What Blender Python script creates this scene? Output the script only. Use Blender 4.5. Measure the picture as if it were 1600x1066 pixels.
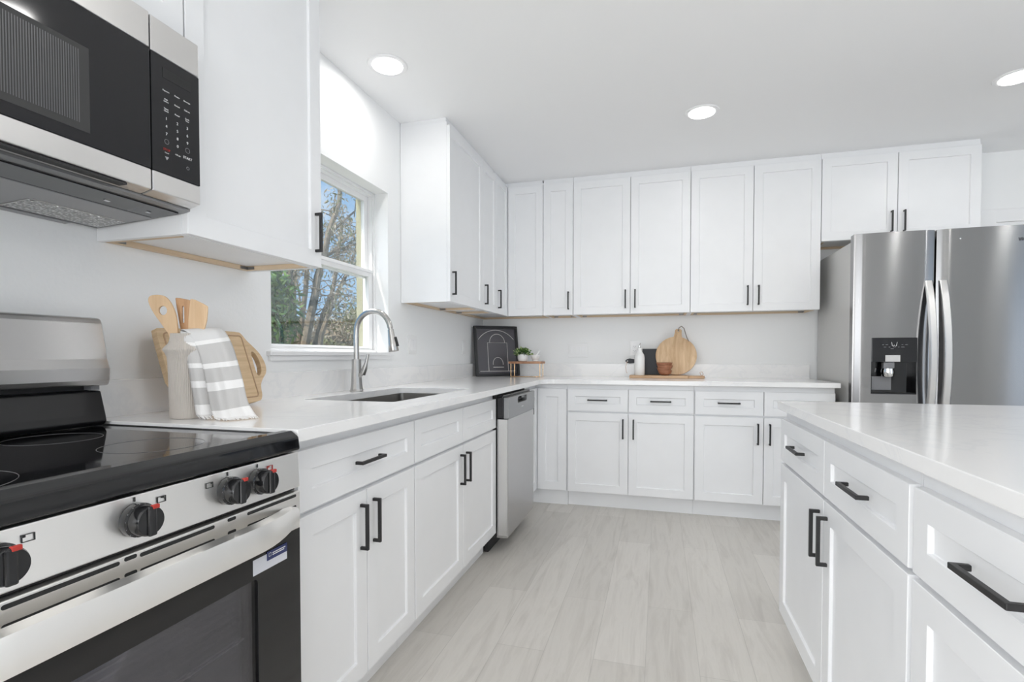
import bpy, bmesh, math, random
from mathutils import Vector, Matrix
PI = math.pi
S = bpy.context.scene
COL = S.collection
for _o in list(bpy.data.objects):
    bpy.data.objects.remove(_o, do_unlink=True)

# ------------------------------------------------------------------ camera
cd = bpy.data.cameras.new('camera'); cam = bpy.data.objects.new('camera', cd); COL.objects.link(cam)
cam.location = (1.4811, -4.2683, 1.0843)
cam.rotation_euler = (PI/2 - 0.0238, 0, 0.2784)
cd.sensor_width = 36; cd.lens = 36*806.4/1600
cd.shift_y = (574.8-533)/1600
cd.clip_start = 0.02; cd.clip_end = 200
S.camera = cam
# ------------------------------------------------------------------ view
S.view_settings.view_transform = 'Standard'; S.view_settings.look = 'None'
S.view_settings.gamma = 1; S.view_settings.use_curve_mapping = False
S.view_settings.exposure = 0.15
S.cycles.use_denoising = True
S.cycles.max_bounces = 10; S.cycles.diffuse_bounces = 9; S.cycles.glossy_bounces = 5
S.cycles.transparent_max_bounces = 12; S.cycles.transmission_bounces = 6
S.cycles.sample_clamp_indirect = 6; S.cycles.caustics_reflective = False; S.cycles.caustics_refractive = False
# ------------------------------------------------------------------ sky
W = bpy.data.worlds.new('sky'); S.world = W; W.use_nodes = True
nt = W.node_tree; nt.nodes.clear()
def N(nt, t, **k):
    n = nt.nodes.new(t)
    for a, v in k.items():
        if a in n.inputs.keys(): n.inputs[a].default_value = v
        else: setattr(n, a, v)
    return n
tc = N(nt, 'ShaderNodeTexCoord')
sep = N(nt, 'ShaderNodeSeparateXYZ'); nt.links.new(tc.outputs['Generated'], sep.inputs[0])
cr = N(nt, 'ShaderNodeValToRGB'); nt.links.new(sep.outputs[2], cr.inputs[0])
cr.color_ramp.elements[0].position = 0.0; cr.color_ramp.elements[0].color = (.42, .63, .87, 1)
cr.color_ramp.elements[1].position = 0.5; cr.color_ramp.elements[1].color = (.17, .40, .78, 1)
no = N(nt, 'ShaderNodeTexNoise', Scale=3.4, Detail=6.0, Roughness=.6); nt.links.new(tc.outputs['Generated'], no.inputs['Vector'])
c2 = N(nt, 'ShaderNodeValToRGB'); nt.links.new(no.outputs['Fac'], c2.inputs[0])
c2.color_ramp.elements[0].position = .55; c2.color_ramp.elements[1].position = .74
mx = N(nt, 'ShaderNodeMix', data_type='RGBA'); nt.links.new(c2.outputs[0], mx.inputs[0])
nt.links.new(cr.outputs[0], mx.inputs[6]); mx.inputs[7].default_value = (.88, .90, .93, 1)
bg = N(nt, 'ShaderNodeBackground', Strength=1.05); nt.links.new(mx.outputs[2], bg.inputs[0])
wo = N(nt, 'ShaderNodeOutputWorld'); nt.links.new(bg.outputs[0], wo.inputs[0])
# ------------------------------------------------------------------ sun and added fill lights
sd = bpy.data.lights.new('sun', 'SUN'); sd.energy = 5.0; sd.angle = math.radians(3); sd.color = (1, .95, .86)
sun = bpy.data.objects.new('sun', sd); COL.objects.link(sun); sun.rotation_euler = (math.radians(38), 0, math.radians(-20))
def area(name, loc, rot, sx, sy, power, color=(1, 1, 1)):
    d = bpy.data.lights.new(name, 'AREA'); d.shape = 'RECTANGLE'; d.size = sx; d.size_y = sy; d.energy = power; d.color = color
    o = bpy.data.objects.new(name, d); COL.objects.link(o); o.location = loc; o.rotation_euler = rot; return o
# added fill lights at unseen openings behind the camera and to the sides
area('fill_rear', (1.45, -7.35, 1.2), (PI/2, 0, 0), 2.5, 2.1, 64, (1, .985, .96))
area('fill_left', (.05, -5.85, 1.2), (PI/2, 0, -PI/2), 1.8, 1.7, 56, (1, .99, .97))  # added to brighten the island fronts
area('fill_over_window', (-1.3, -2.1, 3.45), (0, -math.radians(42), 0), 1.3, 2.6, 150, (1, .99, .98))  # added fill outside, above the window and out of view, brightens the counter
area('fill_side', (6.35, -4.2, 1.0), (PI/2, 0, PI/2), 3.4, 1.8, 17, (1, .985, .96))


# ------------------------------------------------------------------ materials
MATS = {}
def mat(name, col=(.8, .8, .8), rough=.5, metal=0.0, spec=.5, build=None, aniso=0, coat=0):
    m = bpy.data.materials.new(name); m.use_nodes = True; nt = m.node_tree
    p = nt.nodes['Principled BSDF']
    p.inputs['Base Color'].default_value = (*col, 1); p.inputs['Roughness'].default_value = rough
    p.inputs['Metallic'].default_value = metal; p.inputs['Specular IOR Level'].default_value = spec
    p.inputs['Anisotropic'].default_value = aniso
    if coat: p.inputs['Coat Weight'].default_value = coat; p.inputs['Coat Roughness'].default_value = .05
    if aniso:
        p.inputs['Anisotropic Rotation'].default_value = .25
        t = N(nt, 'ShaderNodeTangent'); t.direction_type = 'RADIAL'; t.axis = 'Z'
        nt.links.new(t.outputs[0], p.inputs['Tangent'])
    if build: build(nt, p)
    MATS[name] = m; return m
def pos(nt, scale=(1, 1, 1), rot=(0, 0, 0)):
    g = N(nt, 'ShaderNodeNewGeometry'); mp = N(nt, 'ShaderNodeMapping')
    mp.inputs['Scale'].default_value = scale; mp.inputs['Rotation'].default_value = rot
    nt.links.new(g.outputs['Position'], mp.inputs[0]); return mp.outputs[0]
def objc(nt, scale=(1, 1, 1), rot=(0, 0, 0)):
    g = N(nt, 'ShaderNodeTexCoord'); mp = N(nt, 'ShaderNodeMapping')
    mp.inputs['Scale'].default_value = scale; mp.inputs['Rotation'].default_value = rot
    nt.links.new(g.outputs['Object'], mp.inputs[0]); return mp.outputs[0]
def ramp(nt, src, stops):
    r = N(nt, 'ShaderNodeValToRGB'); nt.links.new(src, r.inputs[0]); e = r.color_ramp.elements
    while len(e) < len(stops): e.new(.5)
    for k, (p_, c_) in enumerate(stops): e[k].position = p_; e[k].color = (*c_, 1)
    return r.outputs[0]
def bump(nt, p, src, strength=.1, dist=.01):
    b = N(nt, 'ShaderNodeBump'); b.inputs['Strength'].default_value = strength; b.inputs['Distance'].default_value = dist
    nt.links.new(src, b.inputs['Height']); nt.links.new(b.outputs[0], p.inputs['Normal'])
def b_wall(nt, p):
    n = N(nt, 'ShaderNodeTexNoise', Scale=60.0, Detail=3.0); nt.links.new(pos(nt), n.inputs['Vector']); bump(nt, p, n.outputs[0], .12, .004)
def b_paint(nt, p):
    n = N(nt, 'ShaderNodeTexNoise', Scale=9.0, Detail=2.0); nt.links.new(pos(nt), n.inputs['Vector'])
    nt.links.new(ramp(nt, n.outputs[0], [(.3, (.80, .805, .815)), (.7, (.815, .82, .83))]), p.inputs['Base Color'])
def b_quartz(nt, p):
    v = pos(nt, (1.1, 1.1, 1.6), (.3, .2, .7))
    n = N(nt, 'ShaderNodeTexNoise', Scale=1.6, Detail=7.0, Roughness=.62, Distortion=1.3); nt.links.new(v, n.inputs['Vector'])
    a = ramp(nt, n.outputs[0], [(.0, (.84, .835, .83)), (.455, (.84, .835, .83)), (.486, (.795, .795, .80)), (.515, (.84, .835, .83)), (1, (.825, .82, .82))])
    n2 = N(nt, 'ShaderNodeTexNoise', Scale=14.0, Detail=4.0); nt.links.new(v, n2.inputs['Vector'])
    m_ = N(nt, 'ShaderNodeMix', data_type='RGBA', blend_type='MULTIPLY'); m_.inputs[0].default_value = .12
    nt.links.new(a, m_.inputs[6]); nt.links.new(ramp(nt, n2.outputs[0], [(.3, (.92, .92, .92)), (.7, (1, 1, 1))]), m_.inputs[7])
    nt.links.new(m_.outputs[2], p.inputs['Base Color'])
def b_floor(nt, p):
    v = pos(nt, (1, 1, 1), (0, 0, PI/2))
    br = N(nt, 'ShaderNodeTexBrick'); nt.links.new(v, br.inputs['Vector'])
    br.offset = .37; br.inputs['Scale'].default_value = 1; br.inputs['Mortar Size'].default_value = .0012
    br.inputs['Brick Width'].default_value = 1.22; br.inputs['Row Height'].default_value = .18
    br.inputs['Color1'].default_value = (.575, .55, .51, 1); br.inputs['Color2'].default_value = (.655, .628, .587, 1)
    br.inputs['Mortar'].default_value = (.50, .48, .445, 1)
    n = N(nt, 'ShaderNodeTexNoise', Scale=2.2, Detail=8.0, Roughness=.65, Distortion=.6)
    nt.links.new(pos(nt, (9, .9, 1)), n.inputs['Vector'])
    m_ = N(nt, 'ShaderNodeMix', data_type='RGBA', blend_type='MULTIPLY'); m_.inputs[0].default_value = .8
    nt.links.new(br.outputs['Color'], m_.inputs[6]); nt.links.new(ramp(nt, n.outputs[0], [(.3, (.78, .77, .76)), (.52, (1, 1, 1)), (.7, (.88, .875, .87))]), m_.inputs[7])
    nt.links.new(m_.outputs[2], p.inputs['Base Color']); bump(nt, p, n.outputs[0], .05, .002)
def b_steel(nt, p):
    n = N(nt, 'ShaderNodeTexNoise', Scale=3.0, Detail=5.0); nt.links.new(pos(nt, (1.2, 1.2, 180)), n.inputs['Vector'])
    r = N(nt, 'ShaderNodeMapRange'); r.inputs[3].default_value = .22; r.inputs[4].default_value = .32
    nt.links.new(n.outputs[0], r.inputs[0]); nt.links.new(r.outputs[0], p.inputs['Roughness'])
def woodb(c1, c2, sc=(30, 3, 3), rot=(0, 0, 0)):
    def f(nt, p):
        n = N(nt, 'ShaderNodeTexNoise', Scale=1.5, Detail=6.0, Roughness=.6, Distortion=.8); nt.links.new(objc(nt, sc, rot), n.inputs['Vector'])
        nt.links.new(ramp(nt, n.outputs[0], [(.3, c1), (.7, c2)]), p.inputs['Base Color'])
    return f
mat('wall_paint', (.85, .855, .855), .6, build=b_wall)
mat('ceiling_paint', (.89, .89, .895), .75)
mat('cabinet_paint', (.80, .80, .81), .38, build=b_paint)
mat('trim_paint', (.84, .84, .845), .35)
mat('quartz', (.8, .8, .8), .14, build=b_quartz)
mat('floor_plank', (.5, .5, .5), .42, build=b_floor)
mat('steel', (.52, .515, .515), .27, 1, aniso=.8)
mat('steel_fridge', (.29, .288, .29), .21, 1, aniso=.9)
mat('steel_soft', (.70, .69, .68), .33, 1, aniso=.4)
mat('steel_panel', (.97, .955, .93), .34, 1, aniso=.3)
mat('steel_dark', (.30, .30, .30), .35, 1)
mat('nickel', (.50, .49, .475), .27, 1)
mat('steel_sink', (.36, .35, .335), .3, 1)
mat('chrome', (.8, .8, .8), .08, 1)
mat('fridge_side', (.56, .555, .54), .45, .15)
mat('handle_black', (.011, .0105, .011), .42)
mat('black_gloss', (.006, .006, .007), .06, spec=.6)
mat('black_panel', (.010, .010, .012), .07)
mat('black_satin', (.008, .008, .009), .32)
mat('black_matte', (.02, .02, .02), .6)
mat('grey_plastic', (.22, .22, .23), .45)
mat('dw_grey', (.30, .305, .31), .3, .6)
mat('underside_grey', (.30, .30, .305), .35, .5)
mat('mesh_filter', (.62, .62, .62), .35, .8, build=lambda nt, p: (lambda v: (nt.links.new(pos(nt, (1, 1, 1)), v.inputs['Vector']), bump(nt, p, v.outputs[0], 1.0, .01), nt.links.new(ramp(nt, v.outputs[0], [(.1, (.95, .95, .95)), (.6, (.4, .4, .4))]), p.inputs['Base Color'])))(N(nt, 'ShaderNodeTexVoronoi', Scale=150.0)))
mat('oven_inside', (.14, .145, .16), .5)
mat('knob_black', (.012, .012, .013), .15)
mat('print_white', (.75, .75, .75), .5)
mat('print_grey', (.30, .30, .31), .5)
mat('print_mid', (.10, .10, .105), .3)
mat('print_red', (.42, .03, .02), .4)
mat('print_dark', (.03, .03, .03), .5)
mat('sticker_navy', (.02, .03, .12), .4)
mat('sticker_white', (.62, .63, .68), .4)
mat('birch', (.62, .48, .33), .6, build=woodb((.60, .45, .30), (.70, .56, .40), (2, 2, 40)))
mat('utensil_wood', (.6, .4, .24), .5, build=woodb((.60, .40, .23), (.70, .50, .31), (40, 40, 3)))
mat('utensil_dark', (.5, .3, .15), .5, build=woodb((.45, .25, .12), (.58, .35, .19), (40, 40, 3)))
mat('board_wood', (.6, .42, .25), .5, build=woodb((.50, .35, .20), (.66, .49, .31), (5, 3, 45)))
mat('board_edge', (.42, .28, .17), .5)
mat('acacia', (.6, .42, .25), .45, build=woodb((.48, .30, .16), (.70, .52, .33), (18, 3, 3)))
mat('tray_wood', (.5, .33, .2), .45, build=woodb((.46, .28, .16), (.64, .44, .27), (3, 30, 30)))
mat('bowl_wood', (.25, .1, .05), .4, build=woodb((.24, .09, .045), (.50, .24, .14), (10, 10, 40)))
mat('riser_wood', (.4, .2, .1), .45, build=woodb((.30, .13, .06), (.52, .28, .16), (12, 60, 10)))
mat('gold', (.75, .50, .28), .25, 1)
mat('slate', (.02, .022, .028), .5)
mat('ceramic_white', (.82, .82, .81), .25)
mat('vase_clay', (.50, .46, .42), .55)
mat('rope_grey', (.25, .22, .19), .8)
mat('rope_tan', (.5, .3, .18), .7)
mat('plant_leaf', (.10, .20, .04), .45)
mat('plant_leaf_pale', (.40, .48, .22), .45)
mat('plant_leaf_dark', (.035, .09, .02), .45)
mat('plastic_white', (.82, .82, .82), .3)
mat('stucco_tan', (.30, .29, .20), .9)
mat('bark', (.25, .20, .15), .9, build=lambda nt, p: (lambda n: (nt.links.new(pos(nt, (3, 3, 1)), n.inputs['Vector']), nt.links.new(ramp(nt, n.outputs[0], [(.3, (.17, .14, .11)), (.7, (.34, .28, .21))]), p.inputs['Base Color'])))(N(nt, 'ShaderNodeTexNoise', Scale=5.0, Detail=5.0)))
mat('dry_leaf', (.36, .28, .19), .8)
mat('dry_leaf_pale', (.55, .48, .38), .8)
mat('olive_leaf', (.22, .23, .11), .7)
mat('green_leaf', (.16, .30, .06), .6)
mat('deep_leaf', (.06, .14, .05), .6)
mat('ground_grass', (.17, .175, .12), .9)
mat('cable_black', (.02, .02, .02), .6)
mat('picture_print', (.070, .066, .075), .35)
mat('picture_line', (.66, .63, .62), .5)
def b_towel(nt, p):
    uv = N(nt, 'ShaderNodeUVMap'); uv.uv_map = 'UVMap'
    sp = N(nt, 'ShaderNodeSeparateXYZ'); nt.links.new(uv.outputs[0], sp.inputs[0])
    w, g, l = (.80, .79, .78), (.52, .51, .50), (.64, .635, .63)
    r = N(nt, 'ShaderNodeValToRGB'); nt.links.new(sp.outputs[1], r.inputs[0]); r.color_ramp.interpolation = 'CONSTANT'
    st = [(0, w), (.11, g), (.245, w), (.30, g), (.405, w), (.445, g), (.60, w), (.63, l)]
    e = r.color_ramp.elements
    while len(e) < len(st): e.new(.5)
    for k, (a, c) in enumerate(st): e[k].position = a; e[k].color = (*c, 1)
    nt.links.new(r.outputs[0], p.inputs['Base Color'])
    n = N(nt, 'ShaderNodeTexNoise', Scale=500.0); nt.links.new(pos(nt), n.inputs['Vector']); bump(nt, p, n.outputs[0], .3, .002)
mat('towel', (.7, .7, .7), .9, build=b_towel)
mat('towel_white', (.80, .79, .78), .9)
def emis(name, col, st):
    m = mat(name, (1, 1, 1)); p = m.node_tree.nodes['Principled BSDF']
    p.inputs['Emission Color'].default_value = (*col, 1); p.inputs['Emission Strength'].default_value = st
emis('lamp_lens', (1, .99, .97), 5.0)
emis('led_white', (1, 1, 1), 6.0)
def glassmat(name, tint, gloss):
    m = bpy.data.materials.new(name); m.use_nodes = True; nt = m.node_tree; nt.nodes.clear()
    t = N(nt, 'ShaderNodeBsdfTransparent'); t.inputs[0].default_value = (*tint, 1)
    g = N(nt, 'ShaderNodeBsdfGlossy'); g.inputs['Roughness'].default_value = .03
    f = N(nt, 'ShaderNodeFresnel', IOR=1.45); mu = N(nt, 'ShaderNodeMath', operation='MULTIPLY'); mu.inputs[1].default_value = gloss
    nt.links.new(f.outputs[0], mu.inputs[0])
    x = N(nt, 'ShaderNodeMixShader'); nt.links.new(mu.outputs[0], x.inputs[0]); nt.links.new(t.outputs[0], x.inputs[1]); nt.links.new(g.outputs[0], x.inputs[2])
    o = N(nt, 'ShaderNodeOutputMaterial'); nt.links.new(x.outputs[0], o.inputs[0]); MATS[name] = m
glassmat('window_glass', (.97, .98, .97), .25)
glassmat('oven_glass', (.74, .74, .78), .8)

# ------------------------------------------------------------------ builders
class MB:
    def __init__(s): s.v = []; s.f = []; s.mi = []; s.m = 0
    def quad(s, *p):
        b = len(s.v); s.v += [tuple(q) for q in p]; s.f.append(tuple(range(b, b+len(p)))); s.mi.append(s.m)
    def box(s, x0, x1, y0, y1, z0, z1):
        b = len(s.v)
        s.v += [(x0, y0, z0), (x1, y0, z0), (x1, y1, z0), (x0, y1, z0), (x0, y0, z1), (x1, y0, z1), (x1, y1, z1), (x0, y1, z1)]
        for f in ((0, 3, 2, 1), (4, 5, 6, 7), (0, 1, 5, 4), (1, 2, 6, 5), (2, 3, 7, 6), (3, 0, 4, 7)):
            s.f.append(tuple(b+i for i in f)); s.mi.append(s.m)
        return s
    def prism(s, poly, a0, a1, ax='z'):
        # poly in the two other axes (z:(x,y)  y:(x,z)  x:(y,z)), extruded along ax
        def P(p, a): return {'z': (p[0], p[1], a), 'y': (p[0], a, p[1]), 'x': (a, p[0], p[1])}[ax]
        b = len(s.v); n = len(poly)
        s.v += [P(p, a0) for p in poly] + [P(p, a1) for p in poly]
        s.f.append(tuple(b+i for i in range(n))[::-1]); s.f.append(tuple(b+n+i for i in range(n))); s.mi += [s.m]*2
        for i in range(n):
            j = (i+1) % n; s.f.append((b+i, b+j, b+n+j, b+n+i)); s.mi.append(s.m)
        return s
    def tube(s, pts, r, seg=10, cap=True):
        pts = [Vector(p) for p in pts]; n = len(pts)
        rs = r if isinstance(r, (list, tuple)) else [r]*n
        b = len(s.v); up = None
        for i, p in enumerate(pts):
            d = (pts[min(i+1, n-1)]-pts[max(i-1, 0)]).normalized()
            if up is None: up = Vector((0, 0, 1)) if abs(d.z) < .9 else Vector((1, 0, 0))
            u = d.cross(up).normalized(); w = u.cross(d).normalized(); up = w
            for k in range(seg):
                a = 2*PI*k/seg; s.v.append(tuple(p+u*math.cos(a)*rs[i]+w*math.sin(a)*rs[i]))
        for i in range(n-1):
            for k in range(seg):
                k2 = (k+1) % seg; s.f.append((b+i*seg+k, b+i*seg+k2, b+(i+1)*seg+k2, b+(i+1)*seg+k)); s.mi.append(s.m)
        if cap:
            s.f.append(tuple(b+k for k in range(seg))[::-1]); s.f.append(tuple(b+(n-1)*seg+k for k in range(seg))); s.mi += [s.m]*2
        return s
    def lathe(s, prof, c=(0, 0, 0), seg=32, fn=None, axis='z'):
        b = len(s.v); n = len(prof)
        for r, z in prof:
            for k in range(seg):
                a = 2*PI*k/seg; rr = fn(r, z, a) if fn else r
                q = (rr*math.cos(a), rr*math.sin(a), z)
                if axis == 'y': q = (q[0], -q[2], q[1])     # axis pointing to -y
                s.v.append((c[0]+q[0], c[1]+q[1], c[2]+q[2]))
        for i in range(n-1):
            for k in range(seg):
                k2 = (k+1) % seg; s.f.append((b+i*seg+k, b+i*seg+k2, b+(i+1)*seg+k2, b+(i+1)*seg+k)); s.mi.append(s.m)
        s.f.append(tuple(b+k for k in range(seg))[::-1]); s.f.append(tuple(b+(n-1)*seg+k for k in range(seg))); s.mi += [s.m]*2
        return s
    def build(s, name, mats, parent=None, bevel=0, seg=2, smooth=False, loc=None, rot=None):
        me = bpy.data.meshes.new(name); me.from_pydata(s.v, [], s.f)
        ms = mats if isinstance(mats, (list, tuple)) else [mats]
        for m in ms: me.materials.append(MATS[m])
        for p, k in zip(me.polygons, s.mi): p.material_index = min(k, len(ms)-1)
        bm = bmesh.new(); bm.from_mesh(me); bmesh.ops.remove_doubles(bm, verts=bm.verts, dist=1e-6)
        bmesh.ops.recalc_face_normals(bm, faces=bm.faces); bm.to_mesh(me); bm.free()
        if smooth:
            for p in me.polygons: p.use_smooth = True
            me.set_sharp_from_angle(angle=math.radians(40))
        o = bpy.data.objects.new(name, me); COL.objects.link(o)
        if parent: o.parent = parent
        if loc: o.location = loc
        if rot: o.rotation_euler = rot
        if bevel:
            md = o.modifiers.new('bevel', 'BEVEL'); md.width = bevel; md.segments = seg; md.limit_method = 'ANGLE'; md.angle_limit = math.radians(35)
            md.harden_normals = False
        return o
def thing(name, label, cat, loc=(0, 0, 0), rotz=0, group=None):
    o = bpy.data.objects.new(name, None); COL.objects.link(o); o.empty_display_size = .1
    o.location = loc; o.rotation_euler = (0, 0, rotz); o['label'] = label; o['category'] = cat
    if group: o['group'] = group
    return o
def tag(o, label, cat, group=None, kind=None):
    o['label'] = label; o['category'] = cat
    if group: o['group'] = group
    if kind: o['kind'] = kind
    return o
def struct(o): o['kind'] = 'structure'; return o
def slabpoly(outer, holes, a0, a1, ax='z'):
    # flat plate with holes, as MB
    bm = bmesh.new(); loops = []
    def P(p, a): return {'z': (p[0], p[1], a), 'y': (p[0], a, p[1]), 'x': (a, p[0], p[1])}[ax]
    es = []
    for lp in [outer]+holes:
        vs = [bm.verts.new(P(p, a0)) for p in lp]; loops.append(vs)
        for i in range(len(vs)): es.append(bm.edges.new((vs[i], vs[(i+1) % len(vs)])))
    bmesh.ops.triangle_fill(bm, edges=es, use_beauty=True)
    bm.verts.index_update(); n = len(bm.verts)
    mb = MB(); mb.v = [tuple(v.co) for v in bm.verts]
    i = 'xyz'.index(ax)
    top = []
    for v in mb.v:
        q = list(v); q[i] = a1; top.append(tuple(q))
    fs = [tuple(v.index for v in f.verts) for f in bm.faces]
    mb.v += top
    for f in fs: mb.f.append(f); mb.f.append(tuple(k+n for k in f[::-1])); mb.mi += [0, 0]
    for vs in loops:
        for k in range(len(vs)):
            a, b = vs[k].index, vs[(k+1) % len(vs)].index; mb.f.append((a, b, b+n, a+n)); mb.mi.append(0)
    bm.free(); return mb
def rrect(x0, x1, y0, y1, r, n=5):
    out = []
    for cx, cy, a0 in ((x1-r, y0+r, -90), (x1-r, y1-r, 0), (x0+r, y1-r, 90), (x0+r, y0+r, 180)):
        for k in range(n+1):
            a = math.radians(a0+90*k/n); out.append((cx+r*math.cos(a), cy+r*math.sin(a)))
    return out
# ------------------------------------------------------------------ cabinet parts
RAIL = .057; STAND = .027
def shaker(w, h, t=.02, rail=RAIL, rec=.0085):
    mb = MB(); r = rail; e = .0015
    o = [(0, -t, 0), (w, -t, 0), (w, -t, h), (0, -t, h)]
    i = [(r, -t, r), (w-r, -t, r), (w-r, -t, h-r), (r, -t, h-r)]
    d = [(r+e, -t+rec, r+e), (w-r-e, -t+rec, r+e), (w-r-e, -t+rec, h-r-e), (r+e, -t+rec, h-r-e)]
    b = [(0, 0, 0), (w, 0, 0), (w, 0, h), (0, 0, h)]
    for k in range(4):
        j = (k+1) % 4
        mb.quad(o[k], o[j], i[j], i[k]); mb.quad(i[k], i[j], d[j], d[k]); mb.quad(o[k], b[k], b[j], o[j])
    mb.quad(*d); mb.quad(*b[::-1]); return mb
def pull(kind, c, span=.137, t=.02):
    # square bar pull: kind 'v' c=(x,zmid) / 'h' c=(xmid,z)
    mb = MB(); b = .0048; x, z = c; yb = -t; yf = -t-STAND
    hs = span/2
    if kind == 'v':
        mb.prism([(yb, z-hs), (yf, z-hs), (yf, z+hs), (yb, z+hs), (yb, z+hs-2*b), (yf+2*b, z+hs-2*b), (yf+2*b, z-hs+2*b), (yb, z-hs+2*b)], x-b, x+b, 'x')
    else:
        mb.prism([(x-hs, yb), (x-hs, yf), (x+hs, yf), (x+hs, yb), (x+hs-2*b, yb), (x+hs-2*b, yf+2*b), (x-hs+2*b, yf+2*b), (x-hs+2*b, yb)], z-b, z+b, 'z')
    return mb
def front(parent, name, x0, x1, z0, z1, y, handle=None, rotz=0, loc=None, rail=RAIL):
    w, h = x1-x0, z1-z0
    o = shaker(w, h, rail=min(rail, h*.34)).build(name, 'cabinet_paint', parent, bevel=.0012, seg=1)
    o.location = loc if loc else (x0, y, z0); o.rotation_euler = (0, 0, rotz)
    if handle:
        k, a, b = handle
        pull(k, (a, b)).build('handle', 'handle_black', o, bevel=.0015, seg=2)
    return o
G = .0022   # half gap between fronts
def base_cabinet(loc, rotz, w, label, group, cols, false=False, depth=.61, wide_drawer=False):
    t = thing('base_cabinet', label, 'cabinet', loc, rotz, group)
    b = MB()
    if false:
        b.box(.0006, .018, -depth, -.003, .115, .882); b.box(w-.018, w-.0006, -depth, -.003, .115, .882); b.box(.018, w-.018, -depth, -depth+.018, .115, .882)
        b.box(.018, w-.018, -.02, -.003, .115, .882); b.box(.018, w-.018, -depth+.018, -.02, .115, .133)
    else: b.box(.0006, w-.0006, -depth, -.003, .115, .882)
    b.build('body', 'cabinet_paint', t)
    MB().box(.0006, w-.0006, -depth+.055, -depth+.073, .0, .115).build('toe_kick', 'cabinet_paint', t)
    n = len(cols)-1
    if wide_drawer:
        front(t, 'drawer', cols[0]+G+.004, cols[-1]-G, .692, .848, -depth, ('h', (cols[-1]-cols[0])/2, .078))
    for k in range(n):
        a, c = cols[k]+G, cols[k+1]-G
        if k == 0: a += .004
        if not wide_drawer:
            front(t, 'drawer' if not false else 'false_front', a, c, .692, .848, -depth, None if false else ('h', (c-a)/2, .079))
        hx = (c-a)-.033 if k == 0 else .033
        front(t, 'door', a, c, .116, .680, -depth, ('v', hx, .459))
    return t
UBZ, UTZ = 1.3965, 2.41
def upper_cabinet(loc, rotz, w, z0, label, group, cols, sides, depth=.296, top=2.43, hz=.109):
    """sides: handle side of every door 'l'/'r'/None"""
    t = thing('wall_cabinet', label, 'cabinet', (loc[0], loc[1], z0), rotz, group)
    b = MB().box(.0006, w-.0006, -depth, -.002, .016, top-z0)
    b.box(.0006, .016, -depth, -.002, 0, .016); b.box(w-.016, w-.0006, -depth, -.002, 0, .016); b.box(.016, w-.016, -depth, -depth+.016, 0, .016)
    b.build('body', 'cabinet_paint', t)
    r = MB().box(.017, w-.017, -.020, -.003, .001, .0155)
    r.box(w-.034, w-.017, -depth+.03, -.021, .001, .0155); r.box(.017, .034, -depth+.03, -.021, .001, .0155)
    r.build('hanging_rail', 'birch', t)
    for xx in (.05, w-.05): MB().box(xx-.016, xx+.016, -.0225, -.0205, .003, .013).build('corner_bracket', 'steel_dark', t)
    MB().box(w-.036, w-.0345, -.052, -.024, .003, .013).build('corner_bracket', 'steel_dark', t)
    MB().box(.0006, w-.0006, -depth+.004, -.002, top-z0+.0005, 2.4528-z0).build('top_filler', 'cabinet_paint', t)
    for k in range(len(cols)-1):
        a, c_ = cols[k]+G, cols[k+1]-G
        s = sides[k]; hx = None if s is None else ((c_-a)-.033 if s == 'r' else .033)
        front(t, 'door', a, c_, .001, UTZ-z0, -depth, None if s is None else ('v', hx, hz))
    return t

# ------------------------------------------------------------------ room shell
HZ = 2.453; RX, RY = 6.4, -7.4
struct(MB().box(0, RX, RY, 0, -.06, 0).build('floor', 'floor_plank'))
struct(MB().box(-.19, RX+.1, RY-.1, .1, HZ, HZ+.1).build('ceiling', 'ceiling_paint'))
w = MB(); WY0, WY1, WZ0, WZ1 = -2.56, -1.64, 1.09, 2.0
w.box(-.19, 0, -4.9, WY0, -.06, HZ); w.box(-.19, 0, RY-.1, -6.8, -.06, HZ); w.box(-.19, 0, -6.8, -4.9, -.06, .3); w.box(-.19, 0, -6.8, -4.9, 2.1, HZ); w.box(-.19, 0, WY1, .1, -.06, HZ); w.box(-.19, 0, WY0, WY1, -.06, WZ0); w.box(-.19, 0, WY0, WY1, WZ1, HZ)  # the unseen opening behind the camera is made up for a fill light
struct(w.build('wall_left', 'wall_paint'))
struct(MB().box(0, RX+.1, 0, .1, -.06, HZ).build('wall_back', 'wall_paint'))
# rear and side walls, with openings made up for the added fill lights
w = MB(); w.box(0, .15, RY-.1, RY, -.06, HZ); w.box(2.75, RX+.1, RY-.1, RY, -.06, HZ); w.box(.15, 2.75, RY-.1, RY, 2.35, HZ); w.box(.15, 2.75, RY-.1, RY, -.06, .15)
struct(w.build('wall_front', 'wall_paint'))
w = MB(); w.box(RX, RX+.1, RY, -6.0, -.06, HZ); w.box(RX, RX+.1, -2.4, 0, -.06, HZ); w.box(RX, RX+.1, -6.0, -2.4, 2.35, HZ); w.box(RX, RX+.1, -6.0, -2.4, -.06, .15)
struct(w.build('wall_right', 'wall_paint'))
# door casing in the back wall beside the refrigerator
d = struct(bpy.data.objects.new('door_1', None)); COL.objects.link(d); d.location = (3.56, 0, 0)
MB().box(0, .09, -.018, -.0005, 0, 2.065).box(.93, 1.02, -.018, -.0005, 0, 2.065).box(.09, .93, -.018, -.0005, 1.98, 2.065).build('door_casing', 'trim_paint', d, bevel=.003)
MB().box(.092, .928, -.008, -.0005, 0, 1.978).build('door_panel', 'trim_paint', d)
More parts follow.
